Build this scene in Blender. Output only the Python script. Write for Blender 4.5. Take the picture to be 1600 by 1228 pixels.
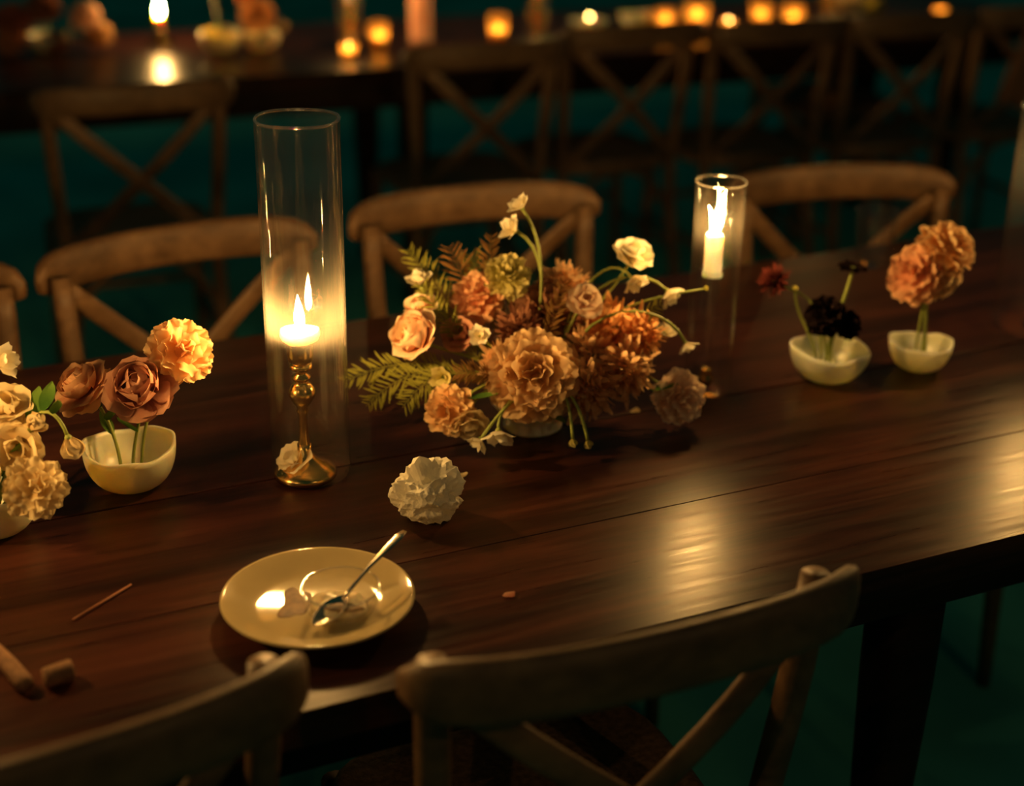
import bpy, bmesh, math, random
from mathutils import Vector, Matrix, noise

for o in list(bpy.data.objects):
    bpy.data.objects.remove(o, do_unlink=True)
SC = bpy.context.scene
COL = SC.collection
R = math.radians

# ------------------------------------------------------------------ camera
cam_d = bpy.data.cameras.new('camera')
cam = bpy.data.objects.new('camera', cam_d)
COL.objects.link(cam)
SC.camera = cam
cam_d.sensor_width = 36.0
cam_d.lens = 54.0
cam_d.clip_start = 0.05
pitch, roll = R(23.5), R(0.88)
fwd = Vector((0, math.cos(pitch), -math.sin(pitch)))
rt0 = Vector((1, 0, 0))
up0 = rt0.cross(fwd)
rt = rt0 * math.cos(roll) + up0 * math.sin(roll)
up = up0 * math.cos(roll) - rt0 * math.sin(roll)
m3 = Matrix((rt, up, -fwd)).transposed()
cam.matrix_world = Matrix.Translation((0, 0, 1.65)) @ m3.to_4x4()
cam_d.dof.use_dof = True
cam_d.dof.focus_distance = 1.86
cam_d.dof.aperture_fstop = 1.8

# ------------------------------------------------------------------ world: faint blue-green night ambience
world = bpy.data.worlds.new('night')
SC.world = world
world.use_nodes = True
bg = world.node_tree.nodes['Background']
bg.inputs[0].default_value = (0.02, 0.58, 0.46, 1)
bg.inputs[1].default_value = 0.028

# ------------------------------------------------------------------ exposure
vs = SC.view_settings
SC.display_settings.display_device = 'sRGB'
vs.view_transform = 'Standard'
vs.look = 'None'
vs.exposure = 0.0
vs.gamma = 1.0
vs.use_curve_mapping = False
SC.cycles.use_denoising = True
SC.cycles.sample_clamp_indirect = 30.0
SC.cycles.max_bounces = 10
SC.cycles.transparent_max_bounces = 24
FLAME = (1.0, 0.54, 0.15)          # colour of candle light
FLAME_L = 920.0                      # radiance of a flame

# two unseen warm point lights added behind and beside the viewer as front fill
for bx, by, bz, pw_ in ((-1.5, -0.6, 2.3, 10.0), (1.7, -0.3, 2.4, 10.0)):
    ld = bpy.data.lights.new('hanging_bulb', 'POINT')
    ld.energy = pw_
    ld.color = (1.0, 0.55, 0.2)
    ld.shadow_soft_size = 0.014
    lo = bpy.data.objects.new('hanging_bulb', ld)
    lo.location = (bx, by, bz)
    COL.objects.link(lo)

# ================================================================== materials
MATS = {}


def nodes(name):
    m = bpy.data.materials.new(name)
    m.use_nodes = True
    nt = m.node_tree
    nt.nodes.clear()
    out = nt.nodes.new('ShaderNodeOutputMaterial')
    MATS[name] = m
    return m, nt, out


def N(nt, typ, **kw):
    n = nt.nodes.new(typ)
    for k, v in kw.items():
        if k.startswith('i_'):
            n.inputs[k[2:].replace('_', ' ')].default_value = v
        else:
            setattr(n, k, v)
    return n


def ramp(nt, src, stops):
    r = nt.nodes.new('ShaderNodeValToRGB')
    els = r.color_ramp.elements
    while len(els) < len(stops):
        els.new(0.5)
    for e, (p, c) in zip(els, stops):
        e.position = p
        e.color = (c[0], c[1], c[2], 1)
    nt.links.new(src, r.inputs[0])
    return r.outputs[0]


def coords(nt, scale, kind='Object'):
    tc = nt.nodes.new('ShaderNodeTexCoord')
    mp = nt.nodes.new('ShaderNodeMapping')
    mp.inputs['Scale'].default_value = scale
    nt.links.new(tc.outputs[kind], mp.inputs['Vector'])
    return mp.outputs[0]


def wood(name, dark, mid, light, scale=(1.2, 14, 14), rough=(0.25, 0.42), bump=0.15, spec=0.5, vary=0.0, coat=0.0):
    m, nt, out = nodes(name)
    v = coords(nt, scale)
    n1 = N(nt, 'ShaderNodeTexNoise', i_Scale=1.0, i_Detail=6.0, i_Roughness=0.65, i_Distortion=0.6)
    nt.links.new(v, n1.inputs['Vector'])
    oi = N(nt, 'ShaderNodeObjectInfo')
    ad = N(nt, 'ShaderNodeMath', operation='MULTIPLY_ADD')
    nt.links.new(oi.outputs['Random'], ad.inputs[0])
    ad.inputs[1].default_value = vary
    nt.links.new(n1.outputs['Fac'], ad.inputs[2])
    col = ramp(nt, ad.outputs[0], [(0.33, dark), (0.52, mid), (0.72, light)])
    v2 = coords(nt, (scale[0] * 3, scale[1] * 6, scale[2] * 6))
    n2 = N(nt, 'ShaderNodeTexNoise', i_Scale=1.0, i_Detail=4.0)
    nt.links.new(v2, n2.inputs['Vector'])
    mx = N(nt, 'ShaderNodeMix', data_type='RGBA', blend_type='MULTIPLY')
    mx.inputs[0].default_value = 0.55
    nt.links.new(col, mx.inputs[6])
    g = ramp(nt, n2.outputs['Fac'], [(0.3, (0.45, 0.42, 0.4)), (0.6, (1, 1, 1))])
    nt.links.new(g, mx.inputs[7])
    b = N(nt, 'ShaderNodeBsdfPrincipled')
    nt.links.new(mx.outputs[2], b.inputs['Base Color'])
    b.inputs['Specular IOR Level'].default_value = spec
    b.inputs['Coat Weight'].default_value = coat
    b.inputs['Coat Roughness'].default_value = 0.22
    rr = N(nt, 'ShaderNodeMapRange')
    nt.links.new(n2.outputs['Fac'], rr.inputs[0])
    rr.inputs[1].default_value = 0.3
    rr.inputs[2].default_value = 0.7
    rr.inputs[3].default_value = rough[0]
    rr.inputs[4].default_value = rough[1]
    nt.links.new(rr.outputs[0], b.inputs['Roughness'])
    bp = N(nt, 'ShaderNodeBump', i_Strength=bump, i_Distance=0.002)
    nt.links.new(n2.outputs['Fac'], bp.inputs['Height'])
    nt.links.new(bp.outputs[0], b.inputs['Normal'])
    nt.links.new(b.outputs[0], out.inputs[0])
    return m


def plain(name, color, rough=0.5, metal=0.0, sss=0.0, rad=(0.012, 0.006, 0.002), noise_amt=0.0, noise_scale=30.0, spec=0.5, bump=0.0):
    m, nt, out = nodes(name)
    b = N(nt, 'ShaderNodeBsdfPrincipled')
    b.inputs['Base Color'].default_value = (*color, 1)
    b.inputs['Roughness'].default_value = rough
    b.inputs['Metallic'].default_value = metal
    b.inputs['Specular IOR Level'].default_value = spec
    if sss:
        b.inputs['Subsurface Weight'].default_value = sss
        b.inputs['Subsurface Radius'].default_value = rad
        b.inputs['Subsurface Scale'].default_value = 1.0
    v = coords(nt, (1, 1, 1))
    n = N(nt, 'ShaderNodeTexNoise', i_Scale=noise_scale, i_Detail=4.0)
    nt.links.new(v, n.inputs['Vector'])
    if noise_amt:
        lo = tuple(c * (1 - noise_amt) for c in color)
        hi = tuple(min(1, c * (1 + noise_amt * 0.5)) for c in color)
        nt.links.new(ramp(nt, n.outputs['Fac'], [(0.35, lo), (0.65, hi)]), b.inputs['Base Color'])
    if bump:
        bp = N(nt, 'ShaderNodeBump', i_Strength=bump, i_Distance=0.003)
        nt.links.new(n.outputs['Fac'], bp.inputs['Height'])
        nt.links.new(bp.outputs[0], b.inputs['Normal'])
    nt.links.new(b.outputs[0], out.inputs[0])
    return m


def petal_mat(name, base, edge, trans=0.35, length=1.0):
    """thin petal: diffuse + translucent; colour runs from base to edge along the petal's own length (local z 0..1)"""
    m, nt, out = nodes(name)
    tc = N(nt, 'ShaderNodeTexCoord')
    sp = N(nt, 'ShaderNodeSeparateXYZ')
    nt.links.new(tc.outputs['Object'], sp.inputs[0])
    nz = N(nt, 'ShaderNodeTexNoise', i_Scale=3.5, i_Detail=3.0)
    nt.links.new(tc.outputs['Object'], nz.inputs['Vector'])
    oi = N(nt, 'ShaderNodeObjectInfo')
    a = N(nt, 'ShaderNodeMath', operation='MULTIPLY_ADD')
    nt.links.new(sp.outputs[2], a.inputs[0])
    a.inputs[1].default_value = 1.0 / length
    b_ = N(nt, 'ShaderNodeMath', operation='MULTIPLY_ADD')
    nt.links.new(nz.outputs['Fac'], b_.inputs[0])
    b_.inputs[1].default_value = 0.5
    b_.inputs[2].default_value = -0.42
    nt.links.new(b_.outputs[0], a.inputs[2])
    c = N(nt, 'ShaderNodeMath', operation='MULTIPLY_ADD')
    nt.links.new(oi.outputs['Random'], c.inputs[0])
    c.inputs[1].default_value = 0.3
    nt.links.new(a.outputs[0], c.inputs[2])
    mid = tuple((x + y) * 0.5 for x, y in zip(base, edge))
    col = ramp(nt, c.outputs[0], [(0.12, base), (0.55, mid), (0.95, edge)])
    d = N(nt, 'ShaderNodeBsdfDiffuse')
    t = N(nt, 'ShaderNodeBsdfTranslucent')
    nt.links.new(col, d.inputs[0])
    nt.links.new(col, t.inputs[0])
    mx = N(nt, 'ShaderNodeMixShader')
    mx.inputs[0].default_value = trans
    nt.links.new(d.outputs[0], mx.inputs[1])
    nt.links.new(t.outputs[0], mx.inputs[2])
    nt.links.new(mx.outputs[0], out.inputs[0])
    return m


def glass(name, tint=(1, 1, 1), haze=0.015, rough=0.015, refl=1.0, hcol=(0.9, 0.85, 0.75)):
    """thin clear glass with a breath of soot and fingerprints"""
    m, nt, out = nodes(name)
    lw = N(nt, 'ShaderNodeLayerWeight', i_Blend=0.5)
    pw = N(nt, 'ShaderNodeMath', operation='POWER')
    nt.links.new(lw.outputs['Facing'], pw.inputs[0])
    pw.inputs[1].default_value = 4.0
    ma = N(nt, 'ShaderNodeMath', operation='MULTIPLY_ADD')
    nt.links.new(pw.outputs[0], ma.inputs[0])
    ma.inputs[1].default_value = 0.75 * refl
    ma.inputs[2].default_value = 0.042 * refl
    tr = N(nt, 'ShaderNodeBsdfTransparent')
    tr.inputs[0].default_value = (*tint, 1)
    gl = N(nt, 'ShaderNodeBsdfGlossy')
    gl.inputs['Roughness'].default_value = rough
    m1 = N(nt, 'ShaderNodeMixShader')
    nt.links.new(ma.outputs[0], m1.inputs[0])
    nt.links.new(tr.outputs[0], m1.inputs[1])
    nt.links.new(gl.outputs[0], m1.inputs[2])
    tl = N(nt, 'ShaderNodeBsdfTranslucent')
    tl.inputs[0].default_value = (*hcol, 1)
    v = coords(nt, (9, 9, 4))
    nz = N(nt, 'ShaderNodeTexNoise', i_Scale=1.0, i_Detail=3.0)
    nt.links.new(v, nz.inputs['Vector'])
    hz = N(nt, 'ShaderNodeMapRange')
    nt.links.new(nz.outputs['Fac'], hz.inputs[0])
    hz.inputs[1].default_value = 0.3
    hz.inputs[2].default_value = 0.7
    hz.inputs[3].default_value = haze * 0.5
    hz.inputs[4].default_value = haze * 1.5
    m2 = N(nt, 'ShaderNodeMixShader')
    nt.links.new(hz.outputs[0], m2.inputs[0])
    nt.links.new(m1.outputs[0], m2.inputs[1])
    nt.links.new(tl.outputs[0], m2.inputs[2])
    nt.links.new(m2.outputs[0], out.inputs[0])
    return m


def flame_mat(name, strength):
    m, nt, out = nodes(name)
    e = N(nt, 'ShaderNodeEmission')
    e.inputs[0].default_value = (*FLAME, 1)
    e.inputs[1].default_value = strength
    nt.links.new(e.outputs[0], out.inputs[0])
    return m


M_TABLE = wood('stained_table_wood', (0.006, 0.004, 0.0035), (0.034, 0.011, 0.007), (0.085, 0.025, 0.014),
               scale=(1.6, 16, 16), rough=(0.27, 0.38), bump=0.10, spec=0.22, vary=0.12)
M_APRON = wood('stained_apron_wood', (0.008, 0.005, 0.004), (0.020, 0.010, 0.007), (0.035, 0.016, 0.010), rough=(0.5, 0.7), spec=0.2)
M_CHAIR = wood('worn_oak', (0.078, 0.042, 0.019), (0.16, 0.085, 0.038), (0.24, 0.135, 0.064),
               scale=(10, 10, 10), rough=(0.42, 0.6), bump=0.2, vary=0.15)
M_RATTAN = plain('woven_seat', (0.22, 0.13, 0.07), 0.7, noise_amt=0.4, noise_scale=120, bump=0.5)
M_FLOOR = plain('dark_floor', (0.10, 0.56, 0.50), 0.9, noise_amt=0.25, noise_scale=2.0, spec=0.1)
M_GLASS = glass('hurricane_glass', haze=0.013)
M_GLASS2 = glass('clear_glass', haze=0.006)
M_GLASSS = glass('slim_glass', haze=0.003)
M_RIM = glass('glass_rim', haze=0.03, refl=5.0, rough=0.05)
M_AMBER = glass('amber_glass', tint=(0.95, 0.66, 0.30), haze=0.40, hcol=(0.95, 0.70, 0.34))
M_WAX = plain('cream_wax', (0.90, 0.82, 0.66), 0.45, sss=1.0)
M_PINKWAX = plain('pink_wax', (0.75, 0.38, 0.26), 0.5, sss=0.6)
M_BRASS = plain('brass', (0.78, 0.50, 0.16), 0.22, metal=1.0, noise_amt=0.2, noise_scale=60)
M_SILVER = plain('worn_silver', (0.70, 0.62, 0.48), 0.25, metal=1.0)
M_WICK = plain('burnt_wick', (0.01, 0.008, 0.006), 0.9)
M_FLAME = flame_mat('flame', FLAME_L * 1.65)
M_FLAMEBG = flame_mat('small_flame', FLAME_L * 0.7)
M_TEA = flame_mat('tealight_flame', FLAME_L * 0.085)
M_FLAMEW = flame_mat('wide_flame', FLAME_L * 0.68)
M_BOWL = plain('celadon_glaze', (0.90, 0.90, 0.68), 0.28, sss=1.0, rad=(0.016, 0.013, 0.008), noise_amt=0.10, noise_scale=25)
M_BOWLW = plain('ivory_glaze', (0.84, 0.76, 0.56), 0.3, sss=1.0, rad=(0.014, 0.010, 0.005), noise_amt=0.10, noise_scale=25)
M_PLATE = plain('plate_glaze', (0.52, 0.41, 0.20), 0.06, noise_amt=0.05, noise_scale=20)
M_CREAM = plain('dessert_cream', (0.80, 0.68, 0.42), 0.35, sss=0.4, noise_amt=0.2, noise_scale=80, bump=0.5)
M_SAUCE = plain('brown_sauce', (0.24, 0.125, 0.04), 0.6, noise_amt=0.4, noise_scale=60)
M_PAPER = petal_mat('napkin_paper', (0.90, 0.82, 0.64), (0.95, 0.90, 0.74), 0.22, length=0.05)
M_STEM = plain('flower_stem', (0.28, 0.34, 0.07), 0.55, noise_amt=0.2)
M_LEAF = petal_mat('green_leaf', (0.05, 0.13, 0.025), (0.16, 0.28, 0.05), 0.3)
M_FERN = petal_mat('fern_leaf', (0.34, 0.34, 0.07), (0.62, 0.56, 0.15), 0.4)
M_FERNB = petal_mat('bronze_fern', (0.32, 0.18, 0.06), (0.60, 0.40, 0.16), 0.4)
M_TWIG = plain('twig', (0.36, 0.13, 0.06), 0.6)
M_CORK = plain('cork', (0.26, 0.13, 0.06), 0.8, noise_amt=0.3, noise_scale=150)
M_CLOTH = plain('brown_cloth', (0.22, 0.11, 0.06), 0.95, noise_amt=0.2, noise_scale=30)
P_PEACH = petal_mat('peach_petal', (0.80, 0.46, 0.20), (0.92, 0.70, 0.40))
P_PEACHW = petal_mat('pale_peach_petal', (0.85, 0.40, 0.22), (0.95, 0.80, 0.58))
P_PINK = petal_mat('pink_petal', (0.72, 0.33, 0.18), (0.86, 0.55, 0.32))
P_ROSE = petal_mat('dusky_rose_petal', (0.42, 0.15, 0.10), (0.72, 0.40, 0.27))
P_DUSTY = petal_mat('dusty_pink_petal', (0.82, 0.58, 0.42), (0.94, 0.78, 0.60), 0.45)
P_CREAM = petal_mat('cream_petal', (0.70, 0.52, 0.26), (0.88, 0.76, 0.48))
P_WHITE = petal_mat('white_petal', (0.86, 0.76, 0.52), (0.96, 0.92, 0.76))
P_YELLOW = petal_mat('yellow_petal', (0.56, 0.50, 0.15), (0.80, 0.72, 0.34))
P_PLUME = petal_mat('plume_petal', (0.86, 0.58, 0.32), (0.96, 0.78, 0.50), 0.6)
P_TAN = petal_mat('tan_petal', (0.62, 0.39, 0.19), (0.84, 0.62, 0.36), 0.55)
P_MAUVE = petal_mat('mauve_brown_petal', (0.36, 0.16, 0.10), (0.62, 0.33, 0.20), 0.45)
P_ORANGE = petal_mat('orange_petal', (0.82, 0.46, 0.19), (0.95, 0.68, 0.36), 0.6)
P_RED = petal_mat('deep_red_petal', (0.04, 0.008, 0.007), (0.10, 0.022, 0.018), 0.2)
P_BLACK = petal_mat('black_petal', (0.006, 0.004, 0.004), (0.02, 0.012, 0.012), 0.1)

# ================================================================== mesh helpers


def mesh_obj(name, bm, mat, parent=None, smooth=True, me=None):
    if me is None:
        me = bpy.data.meshes.new(name)
        bm.normal_update()
        bm.to_mesh(me)
        bm.free()
        me.materials.append(mat)
        if smooth:
            for p in me.polygons:
                p.use_smooth = True
    o = bpy.data.objects.new(name, me)
    COL.objects.link(o)
    if parent is not None:
        o.parent = parent
    return o


def tag(o, label=None, cat=None, group=None, kind=None):
    if label:
        o['label'] = label
    if cat:
        o['category'] = cat
    if group:
        o['group'] = group
    if kind:
        o['kind'] = kind
    return o


def empty(name, loc, label=None, cat=None, group=None, rz=0.0):
    o = bpy.data.objects.new(name, None)
    o.empty_display_size = 0.03
    COL.objects.link(o)
    o.location = loc
    o.rotation_euler = (0, 0, rz)
    return tag(o, label, cat, group)


def copy_tree(o, parent=None):
    c = o.copy()
    COL.objects.link(c)
    if parent is not None:
        c.parent = parent
    for ch in list(o.children):
        copy_tree(ch, c)
    return c


def box(bm, sx, sy, sz, mat=None, bevel=0.0, seg=2):
    r = bmesh.ops.create_cube(bm, size=1.0)
    vs_ = r['verts']
    bmesh.ops.scale(bm, vec=(sx, sy, sz), verts=vs_)
    if bevel:
        es = list({e for v in vs_ for e in v.link_edges})
        rb = bmesh.ops.bevel(bm, geom=es, offset=bevel, segments=seg, affect='EDGES', profile=0.5)
        vs_ = list({v for f in rb['faces'] for v in f.verts} | {v for v in vs_ if v.is_valid})
        vs_ = list({v for v in bm.verts if v in set(vs_)})
    if mat is not None:
        bmesh.ops.transform(bm, matrix=mat, verts=vs_)
    return vs_


def lathe(bm, prof, seg=40, wob=None, mat=None):
    """prof: list of (r, z); r == 0 closes the end. wob(angle, i) -> (dr factor, dz)"""
    rings = []
    for i, (r, z) in enumerate(prof):
        if r <= 1e-6:
            rings.append([bm.verts.new((0, 0, z))])
        else:
            ring = []
            for k in range(seg):
                a = 2 * math.pi * k / seg
                f, dz = wob(a, i) if wob else (1.0, 0.0)
                ring.append(bm.verts.new((r * f * math.cos(a), r * f * math.sin(a), z + dz)))
            rings.append(ring)
    for a, b in zip(rings[:-1], rings[1:]):
        if len(a) == 1 and len(b) == 1:
            continue
        for k in range(seg):
            k2 = (k + 1) % seg
            if len(a) == 1:
                bm.faces.new((a[0], b[k2], b[k]))
            elif len(b) == 1:
                bm.faces.new((a[k], a[k2], b[0]))
            else:
                bm.faces.new((a[k], a[k2], b[k2], b[k]))
    if mat is not None:
        bmesh.ops.transform(bm, matrix=mat, verts=[v for r in rings for v in r])
    return rings


def sweep(bm, pts, half, ref=Vector((0, 0, 1)), n=10, power=2.0):
    """tube through pts; half = (a, b) or list of (a, b): half sizes along ref-ish normal and binormal"""
    pts = [Vector(p) for p in pts]
    if not isinstance(half, list):
        half = [half] * len(pts)
    rings = []
    for i, p in enumerate(pts):
        t = (pts[min(i + 1, len(pts) - 1)] - pts[max(i - 1, 0)]).normalized()
        nrm = ref - t * ref.dot(t)
        if nrm.length < 1e-4:
            nrm = Vector((1, 0, 0)) - t * t.x
        nrm.normalize()
        bn = t.cross(nrm)
        a, b = half[i]
        ring = []
        for k in range(n):
            an = 2 * math.pi * (k + 0.5) / n
            c, s = math.cos(an), math.sin(an)
            e = 2.0 / power
            ring.append(bm.verts.new(p + nrm * (a * math.copysign(abs(c) ** e, c)) + bn * (b * math.copysign(abs(s) ** e, s))))
        rings.append(ring)
    for r0, r1 in zip(rings[:-1], rings[1:]):
        for k in range(n):
            bm.faces.new((r0[k], r0[(k + 1) % n], r1[(k + 1) % n], r1[k]))
    bm.faces.new(list(reversed(rings[0])))
    bm.faces.new(rings[-1])
    return rings


def bez(p0, p1, p2, p3, n=12):
    p0, p1, p2, p3 = map(Vector, (p0, p1, p2, p3))
    out = []
    for i in range(n + 1):
        t = i / n
        out.append(p0 * (1 - t) ** 3 + p1 * 3 * t * (1 - t) ** 2 + p2 * 3 * t * t * (1 - t) + p3 * t ** 3)
    return out


# ================================================================== the setting
bm = bmesh.new()
bmesh.ops.create_grid(bm, x_segments=8, y_segments=8, size=30.0)
fl = mesh_obj('floor', bm, M_FLOOR, smooth=False)
fl.location = (0.5, 5.0, 0)
tag(fl, 'dark bare floor under and between the tables', kind='structure')

TOP = 0.76

# ================================================================== tables


def make_table(name, ang, v_edges, u0, u1, label, nleg=3, leg_in=0.12):
    """long plank table; v_edges are plank boundaries across the table"""
    length = u1 - u0
    vmid = (v_edges[0] + v_edges[-1]) / 2
    umid = (u0 + u1) / 2
    ca, sa = math.cos(ang), math.sin(ang)
    base = Vector((umid * ca - vmid * sa, umid * sa + vmid * ca, 0))
    t = empty(name, base, label, 'table', rz=ang)
    thick = 0.042
    for i, (a, b) in enumerate(zip(v_edges[:-1], v_edges[1:])):
        bm = bmesh.new()
        wdt = b - a - 0.0014
        box(bm, length - 0.004 * (i % 2), wdt, thick, bevel=0.0012, seg=2)
        o = mesh_obj('plank', bm, M_TABLE, t, smooth=False)
        o.location = (0.013 * ((i * 7) % 3 - 1), (a + b) / 2 - vmid, TOP - thick / 2 - (0.0006 if i % 2 else 0.0))
    w = v_edges[-1] - v_edges[0]
    for s in (-1, 1):
        bm = bmesh.new()
        box(bm, length - 0.3, 0.025, 0.09, bevel=0.003)
        o = mesh_obj('apron', bm, M_APRON, t)
        o.location = (0, s * (w / 2 - 0.09), TOP - thick - 0.045)
    for k in range(nleg):
        x = -length / 2 + 0.35 + k * (length - 0.7) / (nleg - 1)
        for s in (-1, 1):
            bm = bmesh.new()
            hh = TOP - thick
            sweep(bm, [(0, 0, 0), (0, 0, 0.12), (0, 0, hh * 0.7), (0, 0, hh)], [(0.026, 0.026), (0.028, 0.028), (0.04, 0.04), (0.042, 0.042)],
                  ref=Vector((1, 0, 0)), n=12, power=4.5)
            o = mesh_obj('leg', bm, M_APRON, t)
            o.location = (x, s * (w / 2 - leg_in), 0)
    return t


A1 = R(25.2)
make_table('dining_table', A1, [1.220, 1.455, 1.722, 1.995, 2.222], -0.8, 3.2,
           'long dark red-brown plank table in the foreground carrying plate, bowls and flowers')
A2 = R(21.4)
make_table('dining_table', A2, [4.163, 4.35, 4.54, 4.72, 4.91], -0.9, 3.6,
           'long dark plank table in the blurred background along the top')

# ================================================================== cross-back chairs


def make_chair():
    t = empty('dining_chair', (0, 0, 0), 'x', 'chair')
    # +Y is where the sitter looks; backrest at -Y. Origin on the floor below the middle of the top rail's chord
    # seat
    bm = bmesh.new()
    prof = []
    ns = 32
    for zz, gr in ((0.440, -0.006), (0.446, 0.0), (0.462, 0.0), (0.470, -0.010), (0.466, -0.05)):
        ring = []
        for k in range(ns):
            a = 2 * math.pi * k / ns
            c, s = math.cos(a), math.sin(a)
            e = 0.55
            x = math.copysign(abs(c) ** e, c) * (0.205 + 0.02 * s + gr)
            y = math.copysign(abs(s) ** e, s) * (0.20 + gr) + 0.235
            ring.append(bm.verts.new((x, y, zz)))
        prof.append(ring)
    for r0, r1 in zip(prof[:-1], prof[1:]):
        for k in range(ns):
            bm.faces.new((r0[k], r0[(k + 1) % ns], r1[(k + 1) % ns], r1[k]))
    bm.faces.new(list(reversed(prof[0])))
    bm.faces.new(prof[-1])
    mesh_obj('seat', bm, M_RATTAN, t)
    # top rail: bent wood, bowed backwards
    bm = bmesh.new()
    pts, hs = [], []
    nn = 20
    for i in range(nn + 1):
        f = -1 + 2 * i / nn
        x = 0.232 * math.sin(f * 1.25) / math.sin(1.25)
        y = -0.062 * (1 - abs(f) ** 2.2) + 0.012 * abs(f) ** 8
        pts.append((x, y, 0.848 + 0.010 * (1 - f * f)))
        e = (1 - abs(f) ** 10)
        hs.append((0.014 + 0.021 * e, 0.006 + 0.0080 * e))
    sweep(bm, pts, hs, n=14, power=3.0)
    mesh_obj('top_rail', bm, M_CHAIR, t)
    # back posts running down into the rear legs
    for s in (-1, 1):
        bm = bmesh.new()
        path = bez((s * 0.200, 0.020, 0.858), (s * 0.198, 0.028, 0.70), (s * 0.185, 0.060, 0.56), (s * 0.180, 0.062, 0.45), 10)
        path += bez((s * 0.180, 0.062, 0.44), (s * 0.182, 0.055, 0.3), (s * 0.19, 0.02, 0.12), (s * 0.198, -0.01, 0.0), 8)[1:]
        sweep(bm, path, [(0.0145, 0.0145)] + [(0.0165, 0.0165)] * (len(path) - 2) + [(0.013, 0.013)], ref=Vector((1, 0, 0)), n=12, power=2.4)
        mesh_obj('back_post', bm, M_CHAIR, t)
    # crossed bentwood braces
    for s in (-1, 1):
        bm = bmesh.new()
        off = 0.004 * s
        path = bez((s * 0.192, 0.014 + off, 0.835), (s * 0.10, -0.035 + off, 0.735), (-s * 0.06, -0.010 + off, 0.60), (-s * 0.168, 0.052 + off, 0.475), 14)
        sweep(bm, path, (0.0065, 0.0165), ref=Vector((0, 1, 0)), n=10, power=3.0)
        mesh_obj('cross_brace', bm, M_CHAIR, t)
    # lower back rail and bent arch below the seat
    bm = bmesh.new()
    sweep(bm, [(-0.18, 0.06, 0.462), (-0.09, 0.045, 0.464), (0, 0.04, 0.465), (0.09, 0.045, 0.464), (0.18, 0.06, 0.462)], (0.017, 0.011), n=10, power=3)
    mesh_obj('lower_rail', bm, M_CHAIR, t)
    bm = bmesh.new()
    sweep(bm, bez((-0.182, 0.045, 0.22), (-0.165, 0.05, 0.52), (0.165, 0.05, 0.52), (0.182, 0.045, 0.22), 16), (0.010, 0.010), ref=Vector((0, 1, 0)), n=8)
    mesh_obj('bent_arch', bm, M_CHAIR, t)
    for s in (-1, 1):
        bm = bmesh.new()
        sweep(bm, [(s * 0.185, 0.40, 0.45), (s * 0.19, 0.405, 0.2), (s * 0.195, 0.41, 0.0)], [(0.018, 0.018), (0.0165, 0.0165), (0.013, 0.013)], ref=Vector((1, 0, 0)), n=12)
        mesh_obj('front_leg', bm, M_CHAIR, t)
        bm = bmesh.new()
        sweep(bm, [(s * 0.187, 0.035, 0.20), (s * 0.192, 0.40, 0.20)], (0.010, 0.010), n=8)
        mesh_obj('stretcher', bm, M_CHAIR, t)
    bm = bmesh.new()
    sweep(bm, [(-0.192, 0.405, 0.26), (0.192, 0.405, 0.26)], (0.010, 0.010), n=8)
    mesh_obj('stretcher', bm, M_CHAIR, t)
    return t


chair0 = make_chair()
first = [True]


def chair(x, y, rz_deg, label, group):
    c = chair0 if first[0] else copy_tree(chair0)
    first[0] = False
    c.location = (x, y, 0)
    c.rotation_euler = (0, 0, R(rz_deg))
    return tag(c, label, 'chair', group)


# far side of the front table, facing the camera (x, y = middle of the top rail's chord)
GF = 'chairs along the far side of the front table'
chair(-0.538, 2.360, 180 + 31, 'cross-back wooden chair behind the tall glass candle cylinder', GF)
chair(-0.068, 2.622, 180 + 21, 'cross-back wooden chair behind the large central flower arrangement', GF)
chair(0.610, 2.800, 180 + 14, 'cross-back wooden chair behind the empty tumbler on the right', GF)
chair(-0.962, 2.120, 180 + 26, 'cross-back wooden chair cut off by the left edge of the picture', GF)
# near side, backs to the camera
GN = 'chairs along the near side of the front table'
chair(0.130, 1.266, 24, 'dark cross-back chair seen from behind in the lower right foreground', GN).scale = (1.05, 1.0, 1.0)
chair(-0.385, 1.072, 31, 'dark cross-back chair seen from behind in the lower left corner', GN)
# near side of the back table
GB = 'chairs along the near side of the back table'
chair(-0.885, 3.53, 22, 'blurred cross-back chair at the back table below its leftmost candle', GB)
chair(-0.080, 4.10, 23, 'blurred cross-back chair at the back table above the central flower arrangement', GB)
chair(0.327, 4.39, 25, 'blurred cross-back chair at the back table, third from the left', GB)
chair(0.755, 4.50, 22, 'blurred cross-back chair at the back table above the shorter candle', GB)
chair(1.180, 4.65, 22, 'blurred cross-back chair at the back table, rightmost of those facing away', GB)
chair(1.62, 4.85, 22, 'blurred cross-back chair under a brown cloth at the right edge of the picture', GB)

chair(1.00, 5.60, 180 + 22, 'blurred cross-back chair on the far side of the back table', 'chairs along the far side of the back table')

# ================================================================== candles


def teardrop(h, r, lean=0.0, n=14):
    prof = [(0, 0)]
    for i in range(1, n):
        t = i / n
        rr = r * (math.sin(math.pi * t ** 0.62) ** 0.9) * (1 - 0.25 * t)
        prof.append((max(rr, 1e-4), h * t))
    prof.append((0, h))
    bm = bmesh.new()
    rings = lathe(bm, prof, 14)
    for v in bm.verts:
        v.co.x += lean * (v.co.z / h) ** 2 * h
    return bm


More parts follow.
